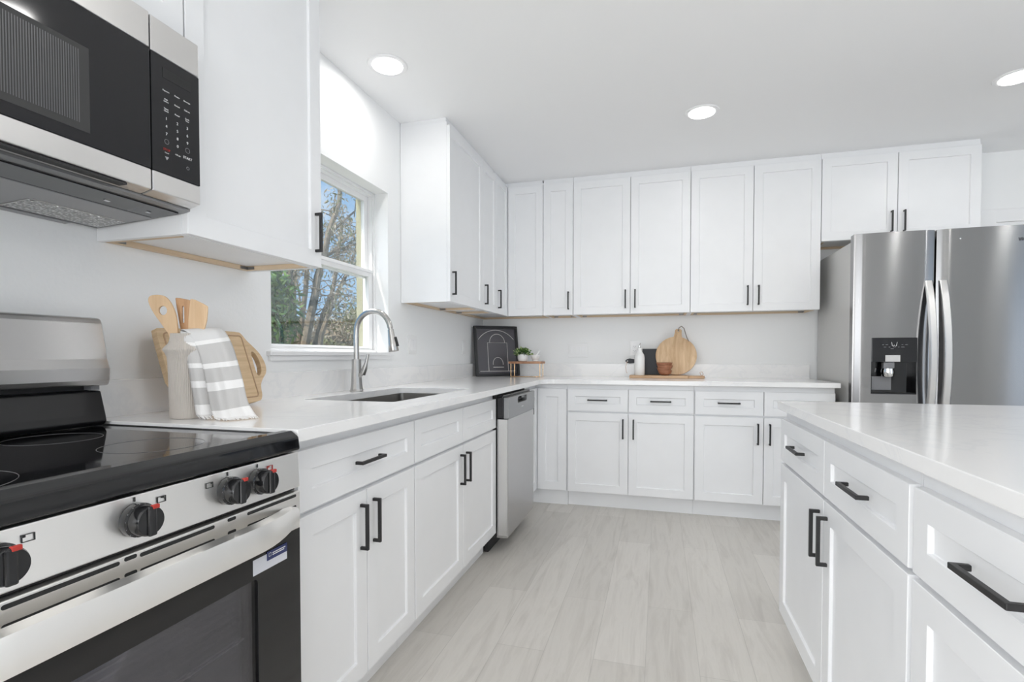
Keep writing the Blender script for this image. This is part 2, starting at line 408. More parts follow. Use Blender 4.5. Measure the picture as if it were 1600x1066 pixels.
# ------------------------------------------------------------------ window
wn = struct(bpy.data.objects.new('window_1', None)); COL.objects.link(wn); wn.location = (0, WY0, WZ0)
WW, WH = WY1-WY0, WZ1-WZ0
def ring(mb, x0, x1, y0, y1, z0, z1, a, zb=None, zt=None):
    zb = a if zb is None else zb; zt = a if zt is None else zt
    mb.box(x0, x1, y0, y0+a, z0, z1); mb.box(x0, x1, y1-a, y1, z0, z1); mb.box(x0, x1, y0+a, y1-a, z0, z0+zb); mb.box(x0, x1, y0+a, y1-a, z1-zt, z1)
f = MB(); ring(f, -.15, -.088, .001, WW-.001, .012, WH-.001, .018); ring(f, -.088, -.078, .001, WW-.001, .012, WH-.001, .012); f.build('window_frame', 'trim_paint', wn, bevel=.0015)
u = MB(); ring(u, -.138, -.116, .020, WW-.020, .43, WH-.02, .034, .030, .03); us = u.build('upper_sash', 'trim_paint', wn, bevel=.002)
l = MB(); ring(l, -.114, -.090, .020, WW-.020, .030, .470, .036, .014, .034); l.box(-.114, -.080, .03, WW-.03, .458, .474); ls = l.build('lower_sash', 'trim_paint', wn, bevel=.002)
MB().box(-.129, -.125, .054, WW-.054, .46, WH-.05).build('glass_pane', 'window_glass', us)
MB().box(-.104, -.100, .056, WW-.056, .044, .436).build('glass_pane', 'window_glass', ls)
MB().box(-.08, .020, -.0, WW+.0, -.0005+.0, .0118).box(.0005, .022, -.03, WW+.03, -.006, .0118).build('windowsill', 'trim_paint', wn, bevel=.002)
MB().box(.0005, .013, -.02, WW+.02, -.026, -.0065).build('apron', 'trim_paint', wn, bevel=.001)
MB().box(-.1895, -.151, WW-.022, WW-.001, .001, WH-.001).build('exterior_jamb', 'stucco_tan', wn)

# ------------------------------------------------------------------ recessed lights
def downlight(x, y, label, power=2.4):
    t = thing('recessed_light', label, 'ceiling light', (x, y, HZ), 0, 'recessed lights in the ceiling')
    MB().lathe([(.066, -.001), (.068, -.006), (.090, -.006), (.094, -.001)], seg=48).build('trim_ring', 'trim_paint', t, smooth=True)
    MB().lathe([(.070, -.0065), (.070, -.0085), (.060, -.0105), (.001, -.0110)][::-1], seg=48).build('lens', 'lamp_lens', t, smooth=True)
    d = bpy.data.lights.new('lamp_glow', 'AREA'); d.shape = 'DISK'; d.size = .13; d.energy = power; d.color = (1, .985, .96)
    o = bpy.data.objects.new('lamp_glow', d); COL.objects.link(o); o.parent = t; o.location = (0, 0, -.014)
downlight(.24, -2.06, 'round recessed ceiling light above the sink and window')
downlight(1.70, -1.155, 'round recessed ceiling light above the middle of the floor')
downlight(3.16, -1.12, 'round recessed ceiling light in front of the refrigerator at picture edge')
for x, y in ((1.72, -2.82), (3.55, -2.70), (4.45, -2.70), (3.3, -4.6), (1.7, -5.9), (3.6, -6.2)):
    downlight(x, y, 'round recessed ceiling light out of the picture behind or above the camera', 4.5 if x in (3.55, 4.45) else 2.0)

# ------------------------------------------------------------------ base cabinets
base_cabinet((0, -3.262, 0), PI/2, .686, 'white shaker base cabinet with one wide drawer over two doors, beside the range', 'base cabinets under the window counter', [.054, .370, .686], wide_drawer=True)
base_cabinet((0, -2.576, 0), PI/2, .970, 'white shaker sink base cabinet with two blank drawer fronts and two doors', 'base cabinets under the window counter', [0, .484, .970], false=True)
base_cabinet((.848, 0, 0), 0, .857, 'white shaker base cabinet, two drawers over two doors, between corner unit and next cabinet', 'base cabinets on the far wall', [0, .428, .857])
base_cabinet((1.705, 0, 0), 0, .833, 'white shaker base cabinet, two drawers over two doors, beside the refrigerator, half hidden by island', 'base cabinets on the far wall', [0, .425, .833])
t = thing('corner_base_cabinet', 'white corner base cabinet with folding door beside the dishwasher', 'cabinet', (0, 0, 0), 0)
MB().prism([(.003, -.003), (.003, -.994), (.61, -.994), (.61, -.61), (.8475, -.61), (.8475, -.003)], .115, .882).build('body', 'cabinet_paint', t)
MB().prism([(.555, -.994), (.573, -.994), (.573, -.573), (.8475, -.573), (.8475, -.555), (.555, -.555)], 0, .115).build('toe_kick', 'cabinet_paint', t)
front(t, 'door', 0, .356, .116, .848, 0, ('v', .156, .632), PI/2, (.61, -.990, .116), rail=.06)
front(t, 'door', 0, .211, .116, .848, 0, None, 0, (.633, -.61, .116), rail=.06)
# island
base_cabinet((2.554, -2.118, 0), -PI/2, 1.045, 'island cabinet end unit, white, two drawers over two doors, black pulls', 'island cabinets', [0, .535, 1.045])
t3 = base_cabinet((2.554, -3.166, 0), -PI/2, .50, 'island cabinet nearest the camera, one drawer over one door, at picture corner', 'island cabinets', [.006, .50])
base_cabinet((2.554, -3.668, 0), -PI/2, .50, 'island cabinet past the picture edge beside the camera', 'island cabinets', [.0, .50])
ct = slabpoly([(1.912, -4.2), (3.35, -4.2), (3.35, -2.10), (1.908, -2.135)], [], .884, .914).build('island_countertop', 'quartz', bevel=.002)
tag(ct, 'white veined quartz slab on top of the island', 'countertop')
MB2 = MB().box(2.5545, 2.575, -4.168, -2.118, .0, .882)
tag(MB2.build('island_back_panel', 'cabinet_paint'), 'white finished panel on the seating side of the island', 'panel')

# ------------------------------------------------------------------ wall cabinets
upper_cabinet((0, -3.218, 0), PI/2, .5495, UBZ, 'tall white wall cabinet with one door, between microwave and window', 'wall cabinets on the window wall', [0, .5495], ['r'], hz=.118)
upper_cabinet((0, -3.980, 0), PI/2, .7615, 1.885, 'short white wall cabinet directly above the microwave', 'wall cabinets on the window wall', [0, .38, .7615], [None, None])
upper_cabinet((0, -1.492, 0), PI/2, .582, UBZ, 'white wall cabinet with a plain side panel facing the window', 'wall cabinets on the window wall', [0, .582], ['l'])
upper_cabinet((0, -.910, 0), PI/2, .305, UBZ, 'narrow white wall cabinet just before the corner on the window wall', 'wall cabinets on the window wall', [0, .305], ['l'])
t = thing('corner_wall_cabinet', 'white corner wall cabinet with folding door above the framed court picture', 'cabinet', (0, 0, UBZ), 0)
PL = [(.002, -.002), (.002, -.604), (.296, -.604), (.296, -.296), (.6025, -.296), (.6025, -.002)]
MB().prism(PL, .016, 2.43-UBZ).build('body', 'cabinet_paint', t)
MB().box(.003, .02, -.60, -.003, .001, .0155).box(.02, .6, -.02, -.003, .001, .0155).box(.585, .601, -.29, -.021, .001, .0155).build('hanging_rail', 'birch', t)
MB().prism([(x*.985, y*.985) for x, y in PL], 2.4305-UBZ, 2.4528-UBZ).build('top_filler', 'cabinet_paint', t)
front(t, 'door', 0, .284, 0, UTZ-UBZ, 0, ('v', .033, .109), PI/2, (.296, -.6015, .001), rail=.05)
front(t, 'door', 0, .282, 0, UTZ-UBZ, 0, None, 0, (.319, -.296, .001), rail=.057)
g = 'wall cabinets on the far wall'
upper_cabinet((.603, 0, 0), 0, .236, UBZ, 'very narrow single-door white wall cabinet above the riser and plant', g, [0, .236], ['r'])
upper_cabinet((.839, 0, 0), 0, .852, UBZ, 'double-door white wall cabinet above the light switches', g, [0, .429, .852], ['r', 'l'])
upper_cabinet((1.691, 0, 0), 0, .836, UBZ, 'double-door white wall cabinet next to the refrigerator', g, [0, .416, .836], ['r', 'l'])
upper_cabinet((2.527, 0, 0), 0, .893, 1.856, 'short double-door white wall cabinet above the refrigerator', g, [0, .442, .893], ['r', 'l'], hz=.104)

# ------------------------------------------------------------------ countertop + splash + sink
cr_ = []
for k in range(9):
    a = math.radians(180-90*k/8); cr_.append((.684+.085+.085*math.cos(a), -.684-.085+.085*math.sin(a)))
outer = [(.0215, -.0215), (.0215, -3.268), (.684, -3.268)] + cr_ + [(2.549, -.684), (2.549, -.0215)]
hole = rrect(.155, .548, -2.575, -1.785, .02)
t = thing('countertop', 'white quartz countertop running around the corner from range to refrigerator', 'countertop', (0, 0, 0), 0)
slabpoly(outer, [hole], .884, .914).build('slab', 'quartz', t, bevel=.0015)
MB().box(.0005, .021, -3.268, -.0005, .884, 1.016).build('backsplash', 'quartz', t, bevel=.001)
MB().box(.0215, 2.543, -.021, -.0005, .884, 1.016).build('backsplash', 'quartz', t, bevel=.001)
t = thing('sink', 'rectangular stainless steel undermount sink below the window', 'sink', (.35, -2.18, .70), 0)
def bowl(x0, x1, y0, y1, z0, z1, th):
    o = slabpoly(rrect(x0-th-.015, x1+th+.015, y0-th-.015, y1+th+.015, .02), [rrect(x0, x1, y0, y1, .018)], z1-.003, z1)
    a = slabpoly(rrect(x0-th, x1+th, y0-th, y1+th, .02), [rrect(x0, x1, y0, y1, .018)], z0, z1-.003)
    b = len(o.v); o.v += a.v; o.f += [tuple(i+b for i in f) for f in a.f]; o.mi += a.mi
    o.prism(rrect(x0-th, x1+th, y0-th, y1+th, .02), z0-.003, z0); return o
bowl(-.197, .2, -.397, .397, 0, .1835, .0015).build('bowl', 'steel_sink', t)
MB().lathe([(.045, .0005), (.045, .003), (.035, .004), (.02, .002)], (-.09, 0, 0), 24).build('drain', 'chrome', t, smooth=True)

# ------------------------------------------------------------------ faucet
t = thing('faucet', 'brushed nickel gooseneck pull-down faucet behind the sink', 'faucet', (.107, -2.13, .9145), 0)
MB().lathe([(.031, 0), (.031, .004), (.0285, .012), (.0255, .035), (.0225, .09), (.021, .148), (.0205, .152)], seg=12).build('body', 'nickel', t)
rz = math.radians(-6); dx, dy = math.cos(rz), math.sin(rz)
pts = [(0, 0, .152), (0, 0, .26)]; R = .0965
for k in range(1, 15):
    a = math.radians(180-k*12.2); pts.append((dx*(R+R*math.cos(a)), dy*(R+R*math.cos(a)), .279+R*math.sin(a)))
MB().tube(pts, .0125, 16).build('spout', 'nickel', t, smooth=True)
e = Vector(pts[-1]); d_ = (e-Vector(pts[-2])).normalized(); d_ = (d_+Vector((0, 0, -.6))).normalized()
hp = [e-d_*.002, e+d_*.004, e+d_*.006, e+d_*.03, e+d_*.07, e+d_*.104, e+d_*.108]
h = MB().tube(hp, [.009, .009, .0135, .0150, .0195, .0235, .0215], 16).build('spray_head', 'nickel', t, smooth=True)
s1 = e+d_*.045+Vector((.0185, 0, .004)); MB().tube([s1, s1+d_*.042+Vector((.006, 0, 0))], .0055, 8).build('spray_button', 'black_matte', h, smooth=True)
MB().tube([(.012, -.004, .068), (.040, -.006, .093)], [.010, .0115], 14).build('valve', 'nickel', t, smooth=True)
MB().tube([(.036, -.006, .082), (.048, -.006, .110), (.056, -.006, .135), (.066, -.006, .176)], [.014, .0125, .008, .0062], 14).build('lever', 'nickel', t, smooth=True)

# ------------------------------------------------------------------ text helper
def text(name, body, size, mat_, parent, loc, rot, align='CENTER', ext=.0002):
    c = bpy.data.curves.new(name, 'FONT'); c.body = body; c.size = size; c.align_x = align; c.align_y = 'CENTER'; c.extrude = ext
    c.resolution_u = 3; c.materials.append(MATS[mat_]); f_ = bpy.data.objects.new(name+'_curve', c); COL.objects.link(f_)
    me = bpy.data.meshes.new_from_object(f_.evaluated_get(bpy.context.evaluated_depsgraph_get())); bpy.data.objects.remove(f_)
    me.name = name; o = bpy.data.objects.new(name, me); COL.objects.link(o); o.parent = parent; o.location = loc; o.rotation_euler = rot
    return o
FR = (PI/2, 0, 0)    # text facing local -Y

# ------------------------------------------------------------------ microwave
t = thing('microwave', 'stainless and black over-the-range microwave mounted above the range', 'microwave', (0, -3.978, 1.431), PI/2)
Z = 1.431
MB().prism([(-.003, 1.431-Z), (-.30, 1.448-Z), (-.325, 1.452-Z), (-.325, 1.868-Z), (-.003, 1.868-Z)], .0, .761, 'x').build('case', 'steel_dark', t)
# underside: pan, filters, vent slot
def tilt(d, off=0): return -(1.431+.017*(d/.297)-Z) if 0 else (1.431-Z+.0575*d-off)
def under(x0, x1, d0, d1, th, name, m, par=None, **k):
    mb = MB(); z = lambda d: tilt(d)
    mb.quad((x0, -d0, z(d0)-th), (x1, -d0, z(d0)-th), (x1, -d1, z(d1)-th), (x0, -d1, z(d1)-th))
    mb.quad((x0, -d0, z(d0)), (x1, -d0, z(d0)), (x1, -d1, z(d1)), (x0, -d1, z(d1)))
    for a, b in (((x0, d0), (x1, d0)), ((x1, d0), (x1, d1)), ((x1, d1), (x0, d1)), ((x0, d1), (x0, d0))):
        mb.quad((a[0], -a[1], z(a[1])), (b[0], -b[1], z(b[1])), (b[0], -b[1], z(b[1])-th), (a[0], -a[1], z(a[1])-th))
    return mb.build(name, m, par or t, **k)
pan = under(.012, .749, .012, .300, .003, 'bottom_pan', 'black_gloss')
under(.02, .745, .030, .215, .0045, 'filter_panel', 'underside_grey', pan)
for a, b in ((.025, .225), (.53, .735)):
    under(a-.004, b+.004, .036, .134, .0065, 'filter_frame', 'steel_soft', t); under(a, b, .040, .130, .0075, 'grease_filter', 'mesh_filter', t)
under(.08, .68, .005, .028, .008, 'rear_lip', 'underside_grey', pan)
for a in (.30, .60, .70):
    under(a, a+.012, .25, .256, .005, 'screw', 'chrome', pan)
D0, D1 = -.327, -.360
# door: stainless frame top and bottom bands, black glass
MB().box(.001, .6285, D1, D0, 1.786-Z, 1.866-Z).build('door_top_band', 'steel_soft', t, bevel=.002)
dr = MB().box(.001, .6285, D1, D0, 1.512-Z, 1.785-Z).build('door', 'black_panel', t, bevel=.0015)
MB().box(.06, .497, D1-.0006, D1-.0001, 1.537-Z, 1.708-Z).build('door_window', 'print_dark', dr)
win = MB()
for k in range(95):
    x = .062+k*.0044
    win.box(x, x+.0018, D1-.0010, D1-.0007, 1.552-Z, 1.697-Z)
win.build('window_mesh', 'print_mid', dr)
MB().prism([(D1, 1.465-Z), (D0, 1.457-Z), (D0, 1.511-Z), (D1, 1.511-Z)], .001, .6285, 'x').build('door_bottom_band', 'steel_soft', t, bevel=.002)
MB().box(.6315, .7595, D1, D0, 1.783-Z, 1.863-Z).build('control_top_band', 'steel_soft', t, bevel=.002)
MB().prism([(D1, 1.465-Z), (D0, 1.457-Z), (D0, 1.511-Z), (D1, 1.511-Z)], .6315, .7595, 'x').build('control_bottom_band', 'steel_soft', t, bevel=.002)
cp = MB().box(.6315, .7595, D1, D0, 1.512-Z, 1.782-Z).build('control_panel', 'black_panel', t, bevel=.001)
MB().box(.660, .735, D1-.0005, D1-.0001, 1.735-Z, 1.758-Z).build('display', 'black_gloss', cp)
c1, c2_, c3 = .668, .697, .724
def key(s, x, z, size=.0075, m='print_white'): text('keypad_print', s, size, m, cp, (x, D1-.0004, z-Z), FR)
for s, x, z in (('Popcorn', c1, 1.706), ('Potato', c2_, 1.706), ('Beverage', c3, 1.706), ('Melt\nSoften', c1, 1.684), ('Reheat', c2_, 1.684), ('Defrost', c3, 1.684),
                ('Timer\nClock', c1, 1.662), ('Power', c2_, 1.662), ('Cook\nTime', c3, 1.662)): key(s, x, z, .0050)
for s, x, z in (('1', c1, 1.642), ('2', c2_, 1.642), ('3', c3, 1.642), ('4', c1, 1.624), ('5', c2_, 1.624), ('6', c3, 1.624), ('7', c1, 1.606), ('8', c2_, 1.606), ('9', c3, 1.606), ('0', c2_, 1.588)): key(s, x, z, .0095)
key('STOP', c1, 1.569, .0075, 'print_red'); key('Cancel', c1, 1.562, .0038); key('+30 sec', c2_, 1.567, .0048); key('START', c3, 1.569, .0085)
def ringo(x, z, r):
    pts = [(x+r*math.cos(a), D1-.0005, z-Z+r*math.sin(a)) for a in [2*PI*k/16 for k in range(17)]]
    return MB().tube(pts, .0004, 4, False)
ringo(c1, 1.588, .0055).build('keypad_icon', 'print_grey', cp); ringo(c3, 1.588, .006).build('keypad_icon', 'print_grey', cp)
ringo(c3, 1.545, .0035).build('keypad_icon', 'print_grey', cp)
MB().prism([(c1-.005, 1.553-Z), (c1+.005, 1.553-Z), (c1, 1.545-Z)], D1-.0005, D1-.0001, 'y').build('keypad_icon', 'print_grey', cp)
MB().box(.26, .575, D1+.004, D1+.028, 1.4585-Z, 1.4625-Z).build('handle_recess', 'black_matte', t)

# ------------------------------------------------------------------ range
t = thing('range', 'stainless steel electric range with black glass cooktop and five black knobs', 'stove', (0, -4.030, 0), PI/2)
RW = .760
MB().box(.004, RW-.004, -.640, -.035, .03, .872).build('side_body', 'black_matte', t)
for a in (.05, RW-.07):
    for b in (-.6, -.10): MB().box(a, a+.02, b-.02, b, 0, .03).build('foot', 'black_matte', t)
# cooktop
MB().prism([(-.085, .868), (-.085, .9035), (-.635, .9035), (-.645, .912), (-.672, .912), (-.690, .900), (-.694, .869), (-.66, .866)], .0, RW, 'x').build('cooktop', 'black_gloss', t, bevel=.006, seg=3)
MB().box(-.0016, -.0004, -.66, -.085, .868, .905).box(RW+.0004, RW+.0022, -.66, -.085, .868, .906).build('cooktop_edge_trim', 'steel_dark', t)
for x, y, r in ((.20, -.50, .115), (.20, -.22, .075), (.56, -.50, .09), (.56, -.22, .085)):
    pts = [(x+r*math.cos(a), y+r*math.sin(a), .9036) for a in [2*PI*k/40 for k in range(41)]]
    MB().tube(pts, .0005, 4, False).build('burner_ring', 'print_mid', t)
# backguard
MB().prism([(-.035, .906), (-.108, .906), (-.118, .917), (-.114, .935), (-.098, .994), (-.075, .996), (-.035, .996)], .012, RW-.012, 'x').build('backguard_base', 'black_satin', t, bevel=.004, seg=3)
MB().box(.03, RW-.03, -.080, -.035, .996, 1.012).build('backguard_recess', 'black_matte', t)
MB().box(RW-.042, RW-.022, -.106, -.081, .997, 1.0105).build('backguard_bracket', 'grey_plastic', t)
MB().prism([(-.035, 1.012), (-.123, 1.008), (-.129, 1.022), (-.132, 1.052), (-.124, 1.075), (-.106, 1.165), (-.100, 1.178), (-.085, 1.181), (-.035, 1.181)], .006, RW-.010, 'x').build('backguard', 'steel', t, bevel=.005, seg=3)
# control panel
MB().prism([(-.60, .782), (-.690, .784), (-.686, .864), (-.60, .866)], .0, RW, 'x').build('control_panel', 'steel_panel', t, bevel=.002)
MB().box(.002, RW-.002, -.676, -.60, .7765, .7815).build('panel_gap', 'black_matte', t)
def knob(x, red=True):
    k = MB()
    k.lathe([(.0255, 0), (.0265, .003), (.0265, .012), (.0235, .014), (.0235, .030), (.0215, .034), (.001, .0345)], (x, -.688, .826), 40, axis='y')
    o = k.build('knob', 'knob_black', t, smooth=True)
    MB().box(x-.007, x+.007, -.7265, -.720, .803, .850).build('grip', 'knob_black', o, bevel=.003, seg=2)
    if red: MB().box(x-.0012, x+.0105, -.7268, -.7212, .845, .8515).build('red_mark', 'print_red', o, bevel=.001)
    tk = MB()
    for j in range(7):
        a = math.radians(95+j*26); tk.box(x+.0247*math.cos(a)-.0008, x+.0247*math.cos(a)+.0008, -.7008, -.6985, .826+.0247*math.sin(a)-.0014, .826+.0247*math.sin(a)+.0014)
    tk.build('dial_marks', 'print_grey', o)
    m = MB(); m.box(x-.0006, x+.0006, -.6888, -.6868, .854, .861); m.build('pointer_mark', 'print_dark', t)
for x in (.117, .193, .375, .557, .633): knob(x)
def burner_icon(x, dotx, red=False):
    mb = MB(); w_, h_ = .0075, .005; y0, y1 = -.6892, -.6872; z = .846
    for b in ((x-w_, x+w_, z-h_, z-h_+.0006), (x-w_, x+w_, z+h_-.0006, z+h_), (x-w_, x-w_+.0006, z-h_, z+h_), (x+w_-.0006, x+w_, z-h_, z+h_)): mb.box(b[0], b[1], y0, y1, b[2], b[3])
    mb.box(dotx-.0015, dotx+.0015, y0, y1, z+.0015, z+.0045); mb.build('burner_icon', 'print_red' if red else 'print_dark', t)
burner_icon(.232, .227); burner_icon(.420, .422); burner_icon(.515, .520); burner_icon(.668, .664, True)
# oven door
dz = MB().prism([(-.645, .690), (-.690, .690), (-.690, .775), (-.645, .775)], .0, RW, 'x')
dt = dz.build('door_top_trim', 'steel_panel', t, bevel=.002)
vs = MB()
def slot(x0, x1, z):
    vs.prism(rrect(x0, x1, z-.0032, z+.0032, .003, 3), -.6906, -.688, 'y')
for a, b in ((.027, .174), (.200, .348), (.380, .523), (.602, .746)): slot(a, b, .767)
for a, b in ((.027, .174), (.200, .348), (.380, .523), (.602, .746)): slot(a, b, .742)
for a in (.355, .553): slot(a, a+.020, .769); slot(a, a+.020, .744)
vs.build('vent_slots', 'black_matte', dt)
# wide curved handle
hb = MB(); n = 28; sec = []
for i in range(n+1):
    u_ = i/n; x = .006+u_*(RW-.012); e = min(u_, 1-u_)*2; off = .048*math.sin(min(1, e*2.2)*PI/2)**1.2
    yo = -.6905-off; zt = .754-.010*(1-min(1, e*3)); zb = .696
    sec.append([(x, yo+.018 if off > .019 else -.6903, zt+.001), (x, yo+.003, zt-.004), (x, yo-.004, (zt+zb)/2+.006), (x, yo, zb+.003), (x, yo+.010 if off > .012 else -.6903, zb-.002)])
for i in range(n):
    for k in range(4): hb.quad(sec[i][k], sec[i+1][k], sec[i+1][k+1], sec[i][k+1])
    hb.quad(sec[i][4], sec[i+1][4], sec[i+1][0], sec[i][0])
hb.quad(*sec[0]); hb.quad(*sec[-1])
hd = hb.build('handle', 'steel_panel', t, smooth=True)
gd = slabpoly([(.0, .19), (RW, .19), (RW, .689), (.0, .689)], [rrect(.13, .63, .255, .625, .01)], -.688, -.645, 'y').build('oven_door', 'black_gloss', t)
MB().box(.129, .631, -.684, -.680, .254, .626).build('door_window', 'oven_glass', gd)
cvo = MB().box(.12, .64, -.6425, -.6405, .24, .64)
cvo.build('oven_back', 'oven_inside', gd)
rk = MB()
for z in (.375, .50):
    rk.tube([(.14, -.660, z), (.62, -.660, z)], .0022, 6)
    for k in range(5): rk.box(.16+k*.11, .164+k*.11, -.662, -.658, z-.003, z+.003)
rk.build('oven_rack', 'steel_panel', gd)
rb = MB()
for k in range(26): rb.box(.14, .62, -.6405-.0022, -.6425-.0012, .255+k*.0145, .259+k*.0145)
rb.build('oven_ribs', 'grey_plastic', gd)
MB().box(.0, RW, -.685, -.645, .035, .180).build('storage_drawer', 'steel_soft', t, bevel=.002)
st = MB().box(.617, .716, -.6890, -.6883, .634, .666).build('sticker', 'sticker_white', gd)
MB().box(.655, .716, -.6896, -.6891, .651, .670).build('sticker_band', 'sticker_navy', st)
sb = MB(); sb.box(.671, .710, -.6900, -.6897, .6625, .6645); sb.box(.671, .706, -.6900, -.6897, .6585, .6605)
sb.box(.660, .667, -.6900, -.6897, .6585, .6592); sb.box(.660, .667, -.6900, -.6897, .6655, .6662); sb.box(.660, .6606, -.6900, -.6897, .6585, .6662); sb.box(.6664, .667, -.6900, -.6897, .6585, .6662)
sb.build('sticker_lines', 'print_white', st)

# ------------------------------------------------------------------ dishwasher
t = thing('dishwasher', 'stainless dishwasher with grey top control panel next to the sink cabinet', 'dishwasher', (0, -1.602, 0), PI/2)
MB().box(.004, .604, -.625, -.02, .09, .876).build('tub', 'black_matte', t)
MB().box(.010, .598, -.58, -.56, .0, .09).build('kick_plate', 'black_matte', t)
MB().prism([(-.628, .085), (-.690, .085), (-.694, .10), (-.694, .738), (-.628, .738)], .006, .600, 'x').build('door', 'steel', t, bevel=.004)
MB().box(.0055, .0075, -.688, -.640, .10, .736).build('door_edge', 'steel_soft', t)
pn = slabpoly([(.004, .740), (.602, .740), (.602, .856), (.004, .856)], [rrect(.19, .40, .812, .846, .014)], -.700, -.670, 'y').build('control_panel', 'dw_grey', t, bevel=.003)
MB().box(.004, .602, -.668, -.632, .740, .868).build('panel_back', 'black_panel', t, bevel=.003)
MB().box(.001, .605, -.631, -.626, .70, .880).build('top_bracket', 'black_matte', t)
MB().box(.19, .40, -.6695, -.6685, .812, .846).build('pocket_handle', 'black_gloss', pn)
MB().box(.27, .345, -.6995, -.672, .836, .846).build('latch', 'black_gloss', pn, bevel=.002)
MB().box(.27, .315, -.7006, -.7001, .783, .786).build('panel_print', 'print_white', pn)

# ------------------------------------------------------------------ refrigerator
t = thing('refrigerator', 'side-by-side stainless refrigerator with ice and water dispenser', 'refrigerator', (2.585, 0, 0), 0)
MB().box(.004, .910, -.690, -.03, .02, 1.768).build('case', 'fridge_side', t, bevel=.004)
MB().box(.02, .90, -.6985, -.6905, .05, 1.76).build('door_gasket', 'black_matte', t)
MB().box(.02, .90, -.68, -.05, .0, .02).build('base', 'black_matte', t)
MB().box(.03, .10, -.73, -.60, 1.769, 1.786).build('hinge_cover', 'grey_plastic', t, bevel=.003)
def fdoor(x0, x1, holes, name):
    # slightly convex front with rounded vertical edges: profile in plan, extruded in z
    n = 14; prof = []
    for k in range(n+1):
        u_ = k/n; x = x0+(x1-x0)*u_; e = min(u_, 1-u_)*(x1-x0); rr = .010
        yy = -.762-.007*math.sin(PI*u_)
        if e < rr: yy += rr-math.sqrt(max(0, rr*rr-(rr-e)**2))
        prof.append((x, yy))
    return prof
def plate(prof, yb, z0, z1, hole=None):
    mb = MB(); xs = sorted(set([p[0] for p in prof]+([hole[0], hole[1]] if hole else [])))
    def Y(x):
        for a, b in zip(prof, prof[1:]):
            if a[0] <= x <= b[0]: return a[1]+(b[1]-a[1])*(x-a[0])/(b[0]-a[0])
        return prof[-1][1]
    zs = [z0, z1] if not hole else [z0, hole[2], hole[3], z1]
    for a, b in zip(xs, xs[1:]):
        for c, d in zip(zs, zs[1:]):
            if hole and a >= hole[0]-1e-9 and b <= hole[1]+1e-9 and c == hole[2]: continue
            mb.quad((a, Y(a), c), (b, Y(b), c), (b, Y(b), d), (a, Y(a), d)); mb.quad((a, yb, c), (b, yb, c), (b, yb, d), (a, yb, d))
        for z in (z0, z1): mb.quad((a, Y(a), z), (b, Y(b), z), (b, yb, z), (a, yb, z))
    for x in (xs[0], xs[-1]):
        for c, d in zip(zs, zs[1:]): mb.quad((x, Y(x), c), (x, yb, c), (x, yb, d), (x, Y(x), d))
    if hole:
        h0, h1, c, d = hole
        inside = [x for x in xs if h0-1e-9 <= x <= h1+1e-9]
        for x in (h0, h1): mb.quad((x, Y(x), c), (x, yb, c), (x, yb, d), (x, Y(x), d))
        for a, b in zip(inside, inside[1:]):
            for z in (c, d): mb.quad((a, Y(a), z), (b, Y(b), z), (b, yb, z), (a, yb, z))
    return mb
fz = plate(fdoor(.0, .4035, None, ''), -.70, .045, 1.801, (.094, .323, .858, 1.188)).build('freezer_door', 'steel_fridge', t, smooth=True)
fg = plate(fdoor(.4135, .914, None, ''), -.70, .045, 1.801).build('fridge_door', 'steel_fridge', t, smooth=True)
def fhandle(x0, x1, par):
    mb = MB(); n = 24; sec = []
    for i in range(n+1):
        u_ = i/n; z = .60+u_*(1.512-.60); b = -.772-.075*math.sin(PI*u_)**.8
        sec.append([(x0, b+.018, z), (x0, b+.002, z), (x0+.004, b-.002, z), (x1-.004, b-.002, z), (x1, b+.002, z), (x1, b+.018, z)])
    for i in range(n):
        for k in range(6): mb.quad(sec[i][k], sec[i+1][k], sec[i+1][(k+1) % 6], sec[i][(k+1) % 6])
    mb.quad(*sec[0]); mb.quad(*sec[-1])
    return mb.build('handle', 'steel_soft', par, smooth=True)
fhandle(.355, .389, fz); fhandle(.423, .459, fg)
ds = MB().box(.094, .323, -.702, -.7005, .858, 1.188).box(.094, .096, -.76, -.702, .858, 1.188).box(.321, .323, -.76, -.702, .858, 1.188).box(.096, .321, -.76, -.702, .858, .862)
ds.build('dispenser_recess', 'black_gloss', fz)
dp = MB().box(.0945, .3225, -.7705, -.715, 1.045, 1.1875).build('dispenser_panel', 'black_panel', fz, bevel=.002)
MB().box(.164, .238, -.7725, -.7707, 1.048, 1.086).build('dispenser_badge', 'steel_soft', dp)
pd = MB(); pd.lathe([(.028, .0), (.031, .004), (.033, .030), (.030, .045), (.030, .048)], (.185, -.748, .960), 24); pd.build('dispenser_chute', 'chrome', fz, smooth=True)
MB().box(.158, .214, -.765, -.730, 1.008, 1.045).build('chute_mount', 'grey_plastic', fz, bevel=.004)
MB().box(.115, .215, -.716, -.703, .880, .960).build('dispenser_paddle', 'grey_plastic', fz)
ic = MB(); X0, Z0_ = .208, 1.150
ic.tube([(X0-.014, -.7712, Z0_+.012), (X0-.010, -.7712, Z0_-.010), (X0-.004, -.7712, Z0_-.012), (X0, -.7712, Z0_-.004), (X0+.004, -.7712, Z0_-.012), (X0+.010, -.7712, Z0_-.010), (X0+.014, -.7712, Z0_+.012)], .0012, 6)
ic.build('dispenser_icon', 'print_white', dp)
dm = MB()
for x0, x1, z in ((.148, .156, 1.146), (.164, .176, 1.146), (.244, .252, 1.146), (.262, .274, 1.146), (.155, .168, 1.132), (.180, .188, 1.132), (.203, .215, 1.132), (.227, .233, 1.132), (.243, .258, 1.132), (.190, .205, 1.123)):
    dm.box(x0, x1, -.7711, -.7706, z, z+.0022)
dm.build('dispenser_print', 'print_grey', dp)
text('fridge_logo', 'Whirlpool', .026, 'print_dark', fg, (.786, -.7706, 1.722), FR, 'LEFT')
